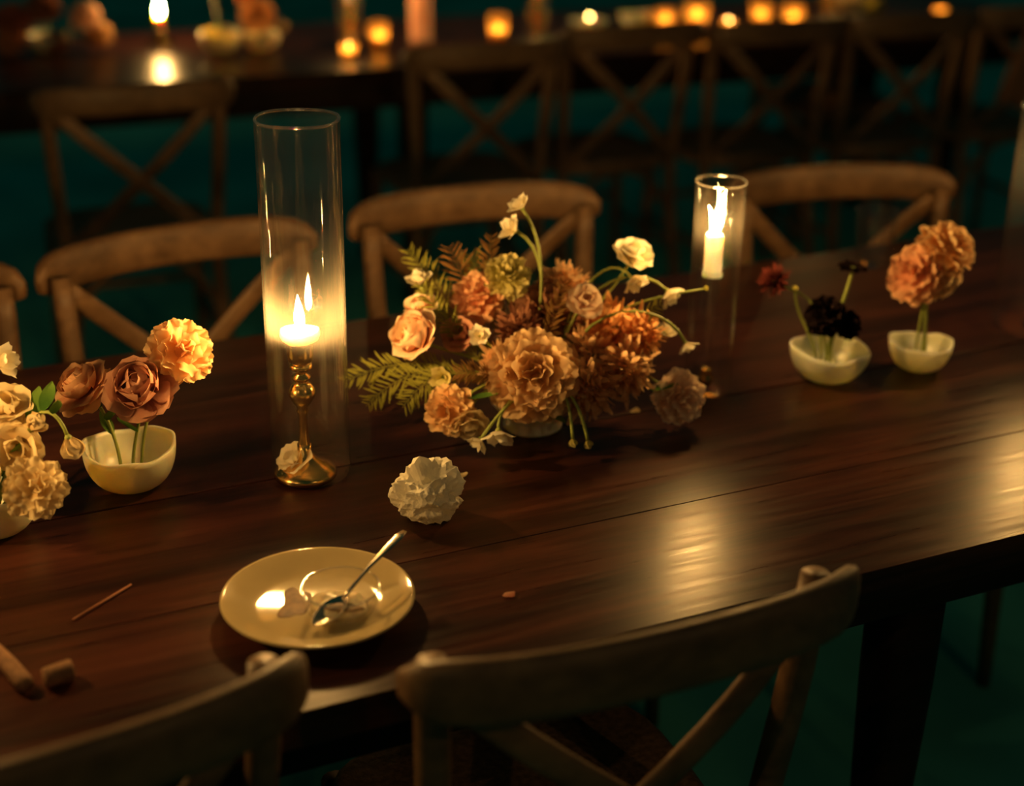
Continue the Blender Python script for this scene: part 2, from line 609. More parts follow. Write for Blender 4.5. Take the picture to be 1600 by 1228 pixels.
def cylinder_glass(loc, r, h, thick, label, group='glass candle cylinders', mat=None):
    bm = bmesh.new()
    lathe(bm, [(r * 0.86, 0.0), (r * 0.97, 0.002), (r, 0.010), (r, h - 0.003), (r + 0.0008, h - 0.0005), (r - thick / 2, h + 0.001),
               (r - thick, h - 0.001), (r - thick, 0.012), (r * 0.93, 0.005), (r * 0.86, 0.0035), (r * 0.86, 0.0)], 64)
    o = mesh_obj('glass_cylinder', bm, mat or M_GLASS)
    o.location = loc
    bm = bmesh.new()
    lathe(bm, [(r - thick / 2 + 0.0019 * math.cos(q * math.pi / 4), h + 0.0019 * math.sin(q * math.pi / 4)) for q in range(9)], 64,
          wob=lambda a, i: (1 + 0.004 * math.sin(5 * a), 0.0006 * math.sin(3 * a)))
    mesh_obj('rim', bm, M_RIM, o)
    return tag(o, label, 'candle glass', group)


def candle(loc, r, h, flame_h, flame_r, label, lean=0.1, fork=False, melted=False, fmat=None, wax=None, lit=True, group='candles'):
    t = empty('candle', loc, label, 'candle', group)
    bm = bmesh.new()
    rnd = random.Random(hash((round(loc[0], 3), round(loc[1], 3))) & 1023)
    ph = rnd.random() * 6
    if melted:
        prof = [(0, 0), (r * 0.55, 0), (r * 0.62, h * 0.3), (r * 0.92, h * 0.55), (r * 1.03, h * 0.78), (r * 0.98, h), (r * 0.85, h * 1.04), (r * 0.55, h * 0.93), (0, h * 0.88)]
    else:
        prof = [(0, 0), (r * 1.12, 0), (r * 1.14, 0.003), (r, 0.006), (r * 0.99, h * 0.5), (r * 0.98, h - 0.003), (r * 0.93, h), (r * 0.8, h - 0.001), (r * 0.5, h - 0.004), (0, h - 0.005)]
    lathe(bm, prof, 28, wob=lambda a, i: (1 + 0.035 * math.sin(3 * a + ph) + 0.02 * math.sin(7 * a + i), 0.0012 * math.sin(2 * a + ph) if i >= len(prof) - 4 else 0))
    mesh_obj('wax_body', bm, wax or M_WAX, t)
    bm = bmesh.new()
    top = h * 0.88 if melted else h - 0.005
    sweep(bm, [(0, 0, top - 0.002), (0.0003, 0, top + 0.006), (0.0015, 0, top + 0.011)], (0.0009, 0.0009), ref=Vector((1, 0, 0)), n=6)
    mesh_obj('wick', bm, M_WICK, t)
    if lit:
        bm = teardrop(flame_h, flame_r, lean)
        if fork:
            b2 = teardrop(flame_h * 0.66, flame_r * 0.70, -0.22)
            me = bpy.data.meshes.new('tmp')
            b2.to_mesh(me)
            b2.free()
            n0 = len(bm.verts)
            bm.from_mesh(me)
            bpy.data.meshes.remove(me)
            bm.verts.ensure_lookup_table()
            for v in bm.verts[n0:]:
                v.co.x -= 0.003
        f = mesh_obj('flame', bm, fmat or M_FLAME, t)
        f.location = (0.001, 0, top + 0.004)
    return t


def brass_stick(loc, h, foot_r, label):
    """turned brass candlestick, h = height of the cup's lip"""
    t = empty('candlestick', loc, label, 'candlestick', 'candlesticks')
    k = h / 0.187
    bm = bmesh.new()
    lathe(bm, [(0, 0), (foot_r, 0), (foot_r, 0.004), (foot_r * 0.97, 0.008), (foot_r * 0.72, 0.014 * k), (foot_r * 0.42, 0.022 * k), (foot_r * 0.22, 0.034 * k), (0.009, 0.045 * k), (0, 0.045 * k)], 40)
    mesh_obj('foot', bm, M_BRASS, t)
    bm = bmesh.new()
    P = [(0.0085, 0.044), (0.006, 0.055), (0.0055, 0.085), (0.008, 0.092), (0.0065, 0.096), (0.012, 0.104), (0.0168, 0.113), (0.0168, 0.120), (0.012, 0.128),
         (0.007, 0.132), (0.011, 0.136), (0.012, 0.139), (0.007, 0.143), (0.0075, 0.146), (0.0145, 0.151), (0.0135, 0.156), (0.009, 0.159), (0, 0.160)]
    lathe(bm, [(r, z * k) for r, z in P], 32)
    mesh_obj('turned_stem', bm, M_BRASS, t)
    bm = bmesh.new()
    lathe(bm, [(0.009, 0.157 * k), (0.015, 0.161 * k), (0.0165, 0.170 * k), (0.0175, 0.185 * k), (0.019, 0.187 * k), (0.0175, 0.1875 * k), (0.0155, 0.185 * k), (0.0150, 0.165 * k), (0, 0.163 * k)], 32)
    mesh_obj('cup', bm, M_BRASS, t)
    return t


def glass_stick(loc, h, foot_r, label):
    t = empty('candlestick', loc, label, 'candlestick', 'candlesticks')
    bm = bmesh.new()
    lathe(bm, [(0, 0), (foot_r, 0), (foot_r, 0.002), (foot_r * 0.6, 0.006), (0.011, 0.011), (0, 0.012)], 32)
    mesh_obj('foot', bm, M_GLASS2, t)
    bm = bmesh.new()
    lathe(bm, [(0, 0.009), (0.008, 0.010), (0.0115, 0.017), (0.0115, 0.023), (0.007, 0.030), (0.0085, 0.034), (0.006, 0.038), (0, 0.038)], 24)
    mesh_obj('brass_knop', bm, M_BRASS, t)
    bm = bmesh.new()
    lathe(bm, [(0, 0.037), (0.0065, 0.037), (0.0058, 0.06), (0.0058, h - 0.03), (0.009, h - 0.018), (0.0165, h - 0.008), (0.0175, h), (0.0155, h), (0.008, h - 0.012), (0, h - 0.013)], 24)
    mesh_obj('stem', bm, M_GLASS2, t)
    return t


# tall cylinder, left of the middle
GL = Vector((-0.2575, 1.7795, TOP))
cylinder_glass(GL, 0.0505, 0.463, 0.0028, 'tall clear glass cylinder around a brass candlestick, left of the flowers')
brass_stick(GL + Vector((-0.006, -0.014, 0.004)), 0.184, 0.040, 'turned brass candlestick inside the tall glass cylinder')
candle(GL + Vector((-0.006, -0.014, 0.178)), 0.0245, 0.024, 0.046, 0.0072, 'burnt-down wide melted candle burning inside the tall glass cylinder', lean=-0.03, melted=True)
# shorter cylinder, right of the flowers
G2 = Vector((0.2850, 2.0627, TOP))
cylinder_glass(G2, 0.0355, 0.316, 0.0024, 'slim clear glass cylinder around a burning white candle, right of the flowers', mat=M_GLASSS)
glass_stick(G2 + Vector((-0.005, -0.007, 0.004)), 0.186, 0.024, 'slender clear glass candlestick with a brass knop inside the slim cylinder')
candle(G2 + Vector((-0.005, -0.007, 0.181)), 0.0128, 0.062, 0.064, 0.0078, 'white candle stub with a tall forked flame right of the flowers', lean=0.16, fork=True, fmat=M_FLAMEW)
# beyond the right edge of the picture
G3 = Vector((0.862, 2.348, TOP))
cylinder_glass(G3, 0.080, 0.36, 0.0028, 'wide glass cylinder at the right edge of the front table', mat=M_GLASSS)
glass_stick(G3 + Vector((0, 0, 0.004)), 0.20, 0.031, 'clear glass candlestick inside the wide cylinder at the right edge')
candle(G3 + Vector((0, 0, 0.197)), 0.0128, 0.062, 0.058, 0.0090, 'white burning candle inside the wide cylinder at the right edge', lean=0.05, fmat=M_FLAMEW)
# beyond the left edge of the picture
G4 = Vector((-0.74, 1.43, TOP))
cylinder_glass(G4, 0.0505, 0.40, 0.0028, 'tall glass cylinder beyond the left edge of the picture')
brass_stick(G4 + Vector((0, 0, 0.004)), 0.184, 0.040, 'turned brass candlestick beyond the left edge of the picture')
candle(G4 + Vector((0, 0, 0.185)), 0.0110, 0.09, 0.048, 0.0074, 'white burning candle beyond the left edge of the picture', lean=0.05)

# ================================================================== flowers
PM = {}


def petal_mesh(shape, mat, var=0):
    """unit petal: base at the origin, grows along +Z to 1, faces outward along +Y"""
    key = (shape, mat.name, var)
    if key in PM:
        return PM[key]
    rnd = random.Random(str(key))
    S = {  # width, cup, curl, belly, ruffle, waves, notch, point
        'inner': (0.55, 0.75, -0.10, 0.20, 0.02, 3, 0.0, 0.0),
        'cup': (0.62, 0.50, 0.05, 0.16, 0.03, 3, 0.05, 0.0),
        'open': (0.66, 0.22, 0.22, 0.10, 0.05, 4, 0.06, 0.0),
        'ruffle': (0.50, 0.16, 0.10, 0.12, 0.075, 5, 0.06, 0.0),
        'strap': (0.12, 0.25, 0.18, 0.12, 0.02, 2, 0.0, 0.5),
        'bell': (0.42, 0.25, 0.12, 0.06, 0.05, 3, 0.12, 0.0),
        'leaf': (0.24, -0.25, 0.14, 0.05, 0.02, 3, 0.0, 1.0),
    }[shape]
    w, cup, curl, belly, ruf, waves, notch, point = S
    nu, nv = (6, 6) if shape not in ('strap',) else (2, 4)
    if shape == 'ruffle':
        nu, nv = 10, 7
    ph = rnd.random() * 6.28
    verts, faces = [], []
    for j in range(nv + 1):
        v = j / nv
        if point > 0.8:
            wv = w * math.sin(math.pi * min(1, v * 0.97 + 0.02)) ** 0.8
        elif point > 0:
            wv = w * (0.4 + 0.6 * math.sin(math.pi * min(1, v * 0.9))) * (1 - 0.55 * v ** 4)
        else:
            wv = w * (0.22 + 0.78 * math.sin(math.pi / 2 * min(1, v * 1.18)) ** 1.1) * (1 - 0.22 * v ** 5)
        for i in range(nu + 1):
            u = -1 + 2 * i / nu
            x = u * wv
            z = v * (1 - (0.26 * u * u if point == 0 else 0.0) * v) - notch * v ** 3 * (0.5 + 0.5 * math.cos(u * waves * 2.1 + ph)) 
            y = -cup * w * u * u * v + curl * v ** 3 + belly * math.sin(math.pi * v)
            y += ruf * math.sin(u * waves + ph) * v * v
            z += (rnd.random() - 0.5) * 0.03 * v
            verts.append((x, y, z))
    for j in range(nv):
        for i in range(nu):
            a = j * (nu + 1) + i
            faces.append((a, a + 1, a + nu + 2, a + nu + 1))
    me = bpy.data.meshes.new('petal')
    me.from_pydata(verts, [], faces)
    me.materials.append(mat)
    for p in me.polygons:
        p.use_smooth = True
    PM[key] = me
    return me


def frame_z(axis):
    return Vector(axis).normalized().to_track_quat('Z', 'Y').to_matrix().to_4x4()


def stem_path(base, head, axis, bow=None):
    base, head, axis = Vector(base), Vector(head), Vector(axis).normalized()
    L = (head - base).length
    p1 = base + Vector((0, 0, 1)) * L * 0.4 + (Vector(bow) if bow else Vector((0, 0, 0)))
    return bez(base, p1, head - axis * L * 0.35, head, 12)


KINDS = {
    # list of (count, tilt degrees, scale, shape)
    'rose': [(3, 3, 0.62, 'inner'), (4, 12, 0.70, 'inner'), (5, 24, 0.80, 'cup'), (6, 42, 0.92, 'cup'), (7, 66, 1.02, 'open'), (6, 88, 0.98, 'open')],
    'cup_rose': [(3, 3, 0.70, 'inner'), (4, 10, 0.80, 'inner'), (5, 18, 0.92, 'cup'), (6, 30, 1.05, 'cup'), (6, 50, 1.1, 'open')],
    'carnation': [(4, 4, 0.62, 'ruffle'), (7, 22, 0.64, 'ruffle'), (10, 42, 0.66, 'ruffle'), (12, 62, 0.66, 'ruffle'), (12, 82, 0.66, 'ruffle'), (8, 102, 0.60, 'ruffle')],
    'peony': [(5, 4, 0.54, 'ruffle'), (9, 18, 0.56, 'ruffle'), (13, 33, 0.58, 'ruffle'), (16, 49, 0.60, 'ruffle'), (18, 65, 0.60, 'ruffle'), (18, 82, 0.62, 'ruffle'), (14, 100, 0.60, 'open')],
    'loose': [(4, 14, 0.85, 'cup'), (5, 38, 1.0, 'open'), (6, 66, 1.05, 'open')],
    'bell': [(3, 20, 0.9, 'bell'), (5, 48, 1.0, 'bell')],
    'bud': [(3, 6, 0.9, 'inner'), (3, 12, 1.0, 'cup')],
    'flat': [(7, 70, 1.0, 'ruffle'), (6, 88, 1.0, 'ruffle')],
    'pompon': [(6, 8, 0.9, 'strap'), (10, 26, 0.95, 'strap'), (13, 46, 1.0, 'strap'), (15, 66, 1.0, 'strap'), (15, 88, 1.0, 'strap'), (12, 110, 0.9, 'strap')],
}


def flower(name, kind, head, axis, rad, mat, base, label, cat='flower', group=None, seed=1, bow=None, leaves=0, stem_r=0.0022, join=False, calyx=True):
    """head = middle of the bloom; base = where the stem stands (None: no stem)"""
    head, axis = Vector(head), Vector(axis).normalized()
    hb = head - axis * rad * 0.32
    root = Vector(base) if base is not None else hb
    t = empty(name, root, label, cat, group)
    rnd = random.Random(seed * 77 + 5)
    if base is not None:
        pts = stem_path(base, hb, axis, bow)
        bm = bmesh.new()
        sweep(bm, [p - root for p in pts], (stem_r, stem_r), ref=Vector((1, 0.2, 0)), n=7)
        mesh_obj('stem', bm, M_STEM, t)
        for k in range(leaves):
            q = pts[5 + (k * 2) % 6]
            a = rnd.random() * 6.28
            d = Vector((math.cos(a), math.sin(a), 0.5 + rnd.random() * 0.5))
            o = mesh_obj('leaf', None, None, t, me=petal_mesh('leaf', M_LEAF, k % 2))
            s = 0.03 + rnd.random() * 0.02
            o.matrix_basis = Matrix.Translation(q - root) @ frame_z(d) @ Matrix.Diagonal((s, s, s, 1))
    if calyx and base is not None and rad > 0.012:
        bm = bmesh.new()
        lathe(bm, [(0, -rad * 0.16), (rad * 0.10, -rad * 0.12), (rad * 0.17, 0), (rad * 0.15, rad * 0.10), (0, rad * 0.12)], 10, mat=Matrix.Translation(hb - root) @ frame_z(axis))
        mesh_obj('calyx', bm, M_STEM, t)
    F = Matrix.Translation(hb - root) @ frame_z(axis)
    if kind in ('carnation', 'peony'):
        bm = bmesh.new()
        lathe(bm, [(0, -rad * 0.22), (rad * 0.25, -rad * 0.12), (rad * 0.42, rad * 0.12), (rad * 0.40, rad * 0.32), (rad * 0.24, rad * 0.5), (0, rad * 0.56)], 14, mat=F)
        mesh_obj('heart', bm, mat, t)
    jb = bmesh.new() if join else None
    for li, (n, tilt, sc, shape) in enumerate(KINDS[kind]):
        off = rnd.random() * 6.28
        for k in range(n):
            a = off + 2 * math.pi * (k + 0.25 * (rnd.random() - 0.5)) / n
            tl = R(tilt + (rnd.random() - 0.5) * 16)
            s = rad * sc * (1.0 + 0.16 * (rnd.random() - 0.5)) * (1.06 if tilt > 30 else 1.25 if kind in ('rose', 'cup_rose') else 1.0)
            if kind in ('carnation', 'peony'):      # full ball of ruffles: petals sprout from a domed heart
                core = 0.46 if kind == 'carnation' else 0.50
                lean = R(12 + 16 * rnd.random())
                Mx = F @ Matrix.Translation((0, 0, rad * 0.10)) @ Matrix.Rotation(a, 4, 'Z') @ Matrix.Rotation(-tl, 4, 'X') @ Matrix.Translation((0, 0, rad * core * (0.75 + 0.25 * rnd.random()))) @ \
                    Matrix.Rotation(-lean * (1 if tilt > 10 else 0.4), 4, 'X') @ Matrix.Rotation((rnd.random() - 0.5) * 0.9, 4, 'Z')
            else:
                Mx = F @ Matrix.Rotation(a, 4, 'Z') @ Matrix.Translation((0, rad * 0.03, 0)) @ Matrix.Rotation(-tl, 4, 'X') @ Matrix.Rotation((rnd.random() - 0.5) * 0.35, 4, 'Z')
            Mx = Mx @ Matrix.Diagonal((s, s, s, 1))
            me = petal_mesh(shape, mat, (k + li) % 3)
            if join:
                vv = [jb.verts.new(Mx @ v.co) for v in me.vertices]
                for p in me.polygons:
                    jb.faces.new([vv[j] for j in p.vertices])
            else:
                o = mesh_obj('petal', None, None, t, me=me)
                o.matrix_basis = Mx
    if join:
        mesh_obj('bloom', jb, mat, t)
    return t


def frond(base, tip, mat, label, bow=(0, 0, 0), wid=0.03, n=40, droop=0.0, group='fern fronds in the central arrangement'):
    base, tip = Vector(base), Vector(tip)
    t = empty('fern_frond', base, label, 'fern', group)
    mid = (base + tip) / 2 + Vector(bow)
    pts = bez(base, (base + mid) / 2 + Vector(bow) * 0.5, mid + Vector(bow) * 0.3, tip, 2 * n)
    bm = bmesh.new()
    sweep(bm, [p - base for p in pts], [(0.0011 * (1 - 0.7 * i / (2 * n)),) * 2 for i in range(2 * n + 1)], ref=Vector((1, 0.3, 0)), n=6)
    mesh_obj('stem', bm, mat, t)
    bm = bmesh.new()
    rnd = random.Random(int(tip.x * 9999))
    view = Vector((0.1, -1, 0.75)).normalized()
    for i in range(n):
        f = 0.22 + 0.78 * i / n
        k = int(f * 2 * n)
        p = pts[k] - base
        tg = (pts[min(k + 1, 2 * n)] - pts[k - 1]).normalized()
        side = tg.cross(view).normalized()
        ln = wid * (math.sin(math.pi * (0.12 + 0.86 * (1 - (f - 0.22) / 0.78) ** 0.8)) ** 0.8)
        for s in (-1, 1):
            d = (side * s * (0.7 + 0.5 * rnd.random()) + tg * (0.5 + 0.7 * rnd.random()) + view * (rnd.random() - 0.4) * 0.9 + Vector((0, 0, -droop))).normalized()
            ln_ = ln
            ln = ln_ * (0.7 + 0.5 * rnd.random())
            nrm = tg.cross(d).normalized()
            b = d.cross(nrm)
            w = ln * 0.034 + 0.0005
            q = [p, p + d * ln * 0.35 + b * w, p + d * ln * 0.75 + b * w * 0.8, p + d * ln + nrm * ln * 0.06, p + d * ln * 0.75 - b * w * 0.8, p + d * ln * 0.35 - b * w]
            c = bm.verts.new(p + d * ln * 0.5 + nrm * ln * 0.07)
            vv = [bm.verts.new(x) for x in q]
            for j in range(6):
                bm.faces.new((vv[j], vv[(j + 1) % 6], c))
            ln = ln_
    o = mesh_obj('leaflets', bm, mat, t)
    o['kind'] = 'stuff'
    return t


def plume(head, axis, rad, mat, base, label, seed=1, n=170, group='feathery plumes in the central arrangement', squash=1.0):
    n = 280
    """feathery astilbe-like head: a mass of narrow curled florets"""
    head, axis = Vector(head), Vector(axis).normalized()
    hb = head - axis * rad * 0.5
    root = Vector(base)
    t = empty('feathery_flower', root, label, 'flower', group)
    bm = bmesh.new()
    sweep(bm, [p - root for p in stem_path(base, hb, axis)], (0.0014, 0.0014), ref=Vector((1, 0.2, 0)), n=7)
    mesh_obj('stem', bm, M_STEM, t)
    rnd = random.Random(seed)
    bm = bmesh.new()
    F = Matrix.Translation(hb - root) @ frame_z(axis)
    for i in range(n):
        a = i * 2.39996 + rnd.random() * 0.5
        tl = R(8 + 98 * math.sqrt(i / n))
        st = rad * (0.15 + 0.55 * rnd.random())
        s = rad * (0.45 + 0.30 * rnd.random())
        Mx = F @ Matrix.Rotation(a, 4, 'Z') @ Matrix.Rotation(-tl, 4, 'X') @ Matrix.Translation((0, 0, st * squash)) @ \
            Matrix.Rotation((rnd.random() - 0.5) * 1.4, 4, 'X') @ Matrix.Rotation(rnd.random() * 6.28, 4, 'Z') @ Matrix.Diagonal((s * 1.35, s, s, 1))
        k = 0.42 if i % 3 else 1.0
        src = petal_mesh('ruffle' if i % 3 else 'strap', mat, i % 3)
        Mk = Mx @ Matrix.Scale(k, 4)
        vv = [bm.verts.new(Mk @ v.co) for v in src.vertices]
        for p in src.polygons:
            bm.faces.new([vv[j] for j in p.vertices])
    o = mesh_obj('florets', bm, mat, t)
    o['kind'] = 'stuff'
    return t


def leaf_thing(loc, d, s, mat, label, group='loose leaves'):
    o = mesh_obj('leaf', None, None, me=petal_mesh('leaf', mat, 0))
    o.matrix_basis = Matrix.Translation(loc) @ frame_z(d) @ Matrix.Diagonal((s, s, s, 1))
    return tag(o, label, 'leaf', group)


def bowl(loc, r, h, label, mat, seed=0, notch=None, group='small handmade ceramic bowls'):
    t = bmesh.new()
    rnd = random.Random(seed)
    p1, p2, p3 = [rnd.random() * 6.28 for _ in range(3)]
    out, inn = [], []
    for i in range(11):
        f = i / 10
        rr = r * (0.30 + 0.70 * math.sin(math.pi / 2 * f) ** 0.72)
        z = h * (1 - math.cos(math.pi / 2 * f ** 0.95)) ** 0.92
        out.append((rr, z))
    th = 0.0035
    for i in range(10, -1, -1):
        f = i / 10
        rr = (r - th) * (0.22 + 0.78 * math.sin(math.pi / 2 * f) ** 0.72)
        z = th * 1.3 + (h - th * 1.3 - (0.0 if i < 10 else -0.0005)) * (1 - math.cos(math.pi / 2 * f ** 0.95)) ** 0.92
        inn.append((rr, z))
    prof = [(0, 0)] + out + inn + [(0, th * 1.3)]
    m = len(prof)

    def wob(a, i):
        f = prof[i][1] / h
        k = f * f
        dz = k * h * (0.05 * math.sin(2 * a + p1) + 0.035 * math.sin(3 * a + p2) + 0.02 * math.sin(7 * a + p3))
        if notch is not None:
            da = math.atan2(math.sin(a - notch), math.cos(a - notch))
            dz -= k * h * 0.20 * math.exp(-(da / 0.35) ** 2)
        return 1 + 0.025 * k * math.sin(2 * a + p3) + 0.012 * k * math.sin(5 * a + p2), dz
    lathe(t, prof, 56, wob=wob)
    o = mesh_obj('bowl', t, mat)
    o.location = loc
    return tag(o, label, 'bowl', group)


# ---- bowls on the front table
B1 = Vector((-0.4795, 1.7373, TOP))
B2 = Vector((-0.6126, 1.6131, TOP))
B3 = Vector((0.4714, 2.1227, TOP))
B4 = Vector((0.6178, 2.1661, TOP))
B5 = Vector((0.029, 1.935, TOP))
bowl(B1, 0.0590, 0.056, 'ivory ceramic bowl holding three peach roses on the left', M_BOWLW, 1)
bowl(B2, 0.0560, 0.060, 'ivory ceramic bowl under cream flowers, cut off by the left edge', M_BOWLW, 2)
bowl(B3, 0.0585, 0.050, 'pale celadon bowl with an uneven rim holding dark red and black flowers', M_BOWL, 3, notch=-0.15)
bowl(B4, 0.0470, 0.044, 'smallest pale celadon bowl holding peach-orange carnations on the right', M_BOWL, 4)
# low footed bowl of the centrepiece
bm = bmesh.new()
lathe(bm, [(0, 0), (0.040, 0), (0.041, 0.004), (0.036, 0.012), (0.040, 0.018), (0.060, 0.040), (0.068, 0.066), (0.0665, 0.068), (0.064, 0.066), (0.056, 0.042), (0.035, 0.022), (0, 0.020)], 48,
      wob=lambda a, i: (1 + 0.012 * math.sin(3 * a + 1), 0))
o = mesh_obj('bowl', bm, M_BOWLW)
o.location = B5
tag(o, 'low footed ivory bowl beneath the large central flower arrangement', 'bowl')

# ---- roses in the left bowl
b = B1 + Vector((0, 0, 0.012))
GR = 'roses in the left ivory bowl'
flower('rose', 'rose', (-0.536, 1.750, 0.892), (-0.45, -0.35, 0.8), 0.037, P_PINK, b + Vector((-0.012, 0, 0)), 'orange-pink rose leaning left in the left ivory bowl', group=GR, seed=2, leaves=3)
flower('rose', 'rose', (-0.452, 1.700, 0.913), (0.0, -0.75, 0.65), 0.041, P_ROSE, b + Vector((0.004, -0.008, 0)), 'dusky pink rose in the middle of the left ivory bowl', group=GR, seed=3, leaves=1)
flower('rose', 'carnation', (-0.405, 1.740, 0.943), (0.45, -0.72, 0.5), 0.040, P_PEACH, b + Vector((0.012, 0.006, 0)), 'brightly lit ruffled peach rose leaning right from the left ivory bowl', group=GR, seed=4)
# ---- cream flowers at the left edge
b = B2 + Vector((0, 0, 0.014))
GC = 'cream flowers at the left edge'
flower('cream_flower', 'carnation', (-0.540, 1.556, 0.848), (0.35, -0.7, 0.5), 0.036, P_CREAM, b + Vector((0.008, -0.006, 0)), 'ruffled cream flower hanging over the rim of the leftmost bowl', group=GC, seed=11)
flower('cream_flower', 'loose', (-0.585, 1.620, 0.920), (0.2, -0.4, 0.85), 0.034, P_CREAM, b, 'open cream flower high above the leftmost bowl', group=GC, seed=12, leaves=3)
flower('cream_flower', 'loose', (-0.568, 1.590, 0.880), (0.1, -0.9, 0.35), 0.030, P_CREAM, b, 'cream flower facing the viewer in the middle of the leftmost bowl', group=GC, seed=13, leaves=2)
flower('cream_flower', 'bud', (-0.509, 1.600, 0.882), (0.25, -0.1, -0.9), 0.026, P_CREAM, b, 'drooping cream bud right of the leftmost bowl', group=GC, seed=14, bow=(0.05, 0, 0.10), leaves=3)
flower('cream_flower', 'bud', (-0.548, 1.600, 0.905), (0.5, 0.0, 0.6), 0.024, P_CREAM, b, 'half-open cream bud among the leaves above the leftmost bowl', group=GC, seed=15, leaves=2)
flower('cream_flower', 'bell', (-0.592, 1.650, 0.963), (0.9, -0.2, 0.25), 0.026, P_WHITE, b, 'topmost pale flower at the left edge, seen from the side', group=GC, seed=16)
flower('cream_flower', 'loose', (-0.615, 1.56, 0.865), (-0.2, -0.8, 0.4), 0.034, P_CREAM, b, 'cream flower half out of the picture above the leftmost bowl', group=GC, seed=17)

# ---- bowl of dark flowers on the right
b = B3 + Vector((-0.012, 0, 0.010))
GD = 'dark flowers in the uneven celadon bowl'
flower('dark_flower', 'pompon', (0.377, 2.130, 0.913), (-0.75, -0.2, 0.55), 0.024, P_RED, b, 'deep red pompon flower on a stem arching left from the celadon bowl', group=GD, seed=21, bow=(0.0, 0, 0.07), stem_r=0.0018)
flower('dark_flower', 'carnation', (0.455, 2.095, 0.871), (0.0, -0.6, 0.7), 0.030, P_BLACK, b + Vector((0.01, 0, 0)), 'largest near-black ruffled flower low above the celadon bowl', group=GD, seed=22)
flower('dark_flower', 'carnation', (0.490, 2.100, 0.855), (0.6, -0.5, 0.5), 0.023, P_BLACK, b + Vector((0.015, 0, 0)), 'smaller near-black flower right of the largest one above the celadon bowl', group=GD, seed=23)
flower('dark_flower', 'flat', (0.500, 2.150, 0.931), (0.15, 0.1, 1), 0.021, P_BLACK, b + Vector((0.01, 0.01, 0)), 'flat near-black flower high on a straight stem above the celadon bowl', group=GD, seed=24, stem_r=0.0028)
flower('dark_flower', 'bud', (0.412, 2.125, 0.898), (-0.1, -0.1, 1), 0.010, M_FERN, b + Vector((-0.005, 0, 0)), 'small green bud on a thin stem above the celadon bowl', group=GD, seed=25)
# ---- carnations on the right
b = B4 + Vector((0, 0, 0.010))
GO = 'carnations in the smallest celadon bowl'
flower('carnation', 'carnation', (0.640, 2.165, 0.955), (0.45, -0.35, 0.7), 0.044, P_PEACH, b + Vector((0.008, 0, 0)), 'upper right peach carnation in the smallest celadon bowl', group=GO, seed=31, stem_r=0.0022)
flower('carnation', 'carnation', (0.588, 2.145, 0.918), (-0.55, -0.5, 0.55), 0.042, P_PINK, b + Vector((-0.008, 0, 0)), 'left pink-orange carnation in the smallest celadon bowl', group=GO, seed=32, stem_r=0.0022)
flower('carnation', 'loose', (0.637, 2.140, 0.909), (0.6, -0.5, -0.3), 0.030, P_PEACH, b + Vector((0.0, -0.006, 0)), 'drooping loose peach flower below the carnations in the smallest bowl', group=GO, seed=33, stem_r=0.0022, bow=(0.01, 0, 0.06))

# ---- the large central arrangement
C0 = B5 + Vector((0, 0, 0.045))


def ca(dx=0.0, dy=0.0):
    return C0 + Vector((dx, dy, 0))


GA = 'flowers in the central arrangement'
flower('rose', 'cup_rose', (-0.130, 1.925, 0.893), (-0.55, -0.55, 0.62), 0.036, P_PEACHW, ca(-0.03), 'brightest peach rose with pale edges on the left of the central arrangement', group=GA, seed=41)
flower('peach_flower', 'loose', (-0.129, 1.970, 0.921), (-0.4, -0.3, 0.85), 0.024, P_PEACHW, ca(-0.03, 0.01), 'small pale peach flower just above the brightest peach rose', group=GA, seed=42)
flower('carnation', 'carnation', (-0.051, 2.000, 0.926), (-0.25, -0.5, 0.8), 0.038, P_PINK, ca(-0.02, 0.02), 'salmon pink carnation at the top of the central arrangement', group=GA, seed=43)
flower('carnation', 'carnation', (-0.009, 2.000, 0.957), (0.05, -0.4, 0.9), 0.033, P_YELLOW, ca(-0.01, 0.02), 'greenish yellow carnation at the top of the central arrangement', group=GA, seed=44)
flower('white_flower', 'bell', (-0.130, 2.000, 0.948), (-0.2, -0.2, 0.95), 0.024, P_WHITE, ca(-0.03, 0.02), 'small white flower among ferns at upper left of the central arrangement', group=GA, seed=45)
flower('white_flower', 'bell', (-0.004, 2.000, 1.024), (-0.75, -0.3, 0.5), 0.024, P_WHITE, ca(0.0, 0.03), 'white flower on a tall stem, second from the top of the central arrangement', group=GA, seed=46)
flower('white_flower', 'bell', (0.006, 2.003, 1.057), (-0.55, -0.1, 0.8), 0.021, P_WHITE, ca(0.0, 0.03), 'topmost white flower on the tallest stem of the central arrangement', group=GA, seed=47)
flower('white_flower', 'bell', (-0.045, 1.900, 0.906), (-0.2, -0.8, 0.5), 0.018, P_WHITE, ca(-0.01, -0.02), 'tiny white flower deep in the middle of the central arrangement', group=GA, seed=48)
flower('peony', 'peony', (0.026, 1.858, 0.868), (0.0, -0.85, 0.5), 0.060, P_TAN, ca(0.0, -0.03), 'largest tan ruffled bloom at the front of the central arrangement', group=GA, seed=49, stem_r=0.0025)
flower('peony', 'peony', (0.047, 2.000, 0.905), (0.05, -0.4, 0.9), 0.050, P_MAUVE, ca(0.01, 0.02), 'dark mauve-brown ruffled bloom behind the largest tan one', group=GA, seed=50)
flower('white_flower', 'loose', (0.097, 1.950, 0.941), (0.25, -0.6, 0.7), 0.024, P_DUSTY, ca(0.02), 'pale pink flower on the right half of the central arrangement', group=GA, seed=51)
flower('white_flower', 'loose', (0.165, 2.020, 0.985), (0.25, -0.35, 0.85), 0.029, P_WHITE, ca(0.03, 0.02), 'largest white flower at upper right of the central arrangement', group=GA, seed=52)
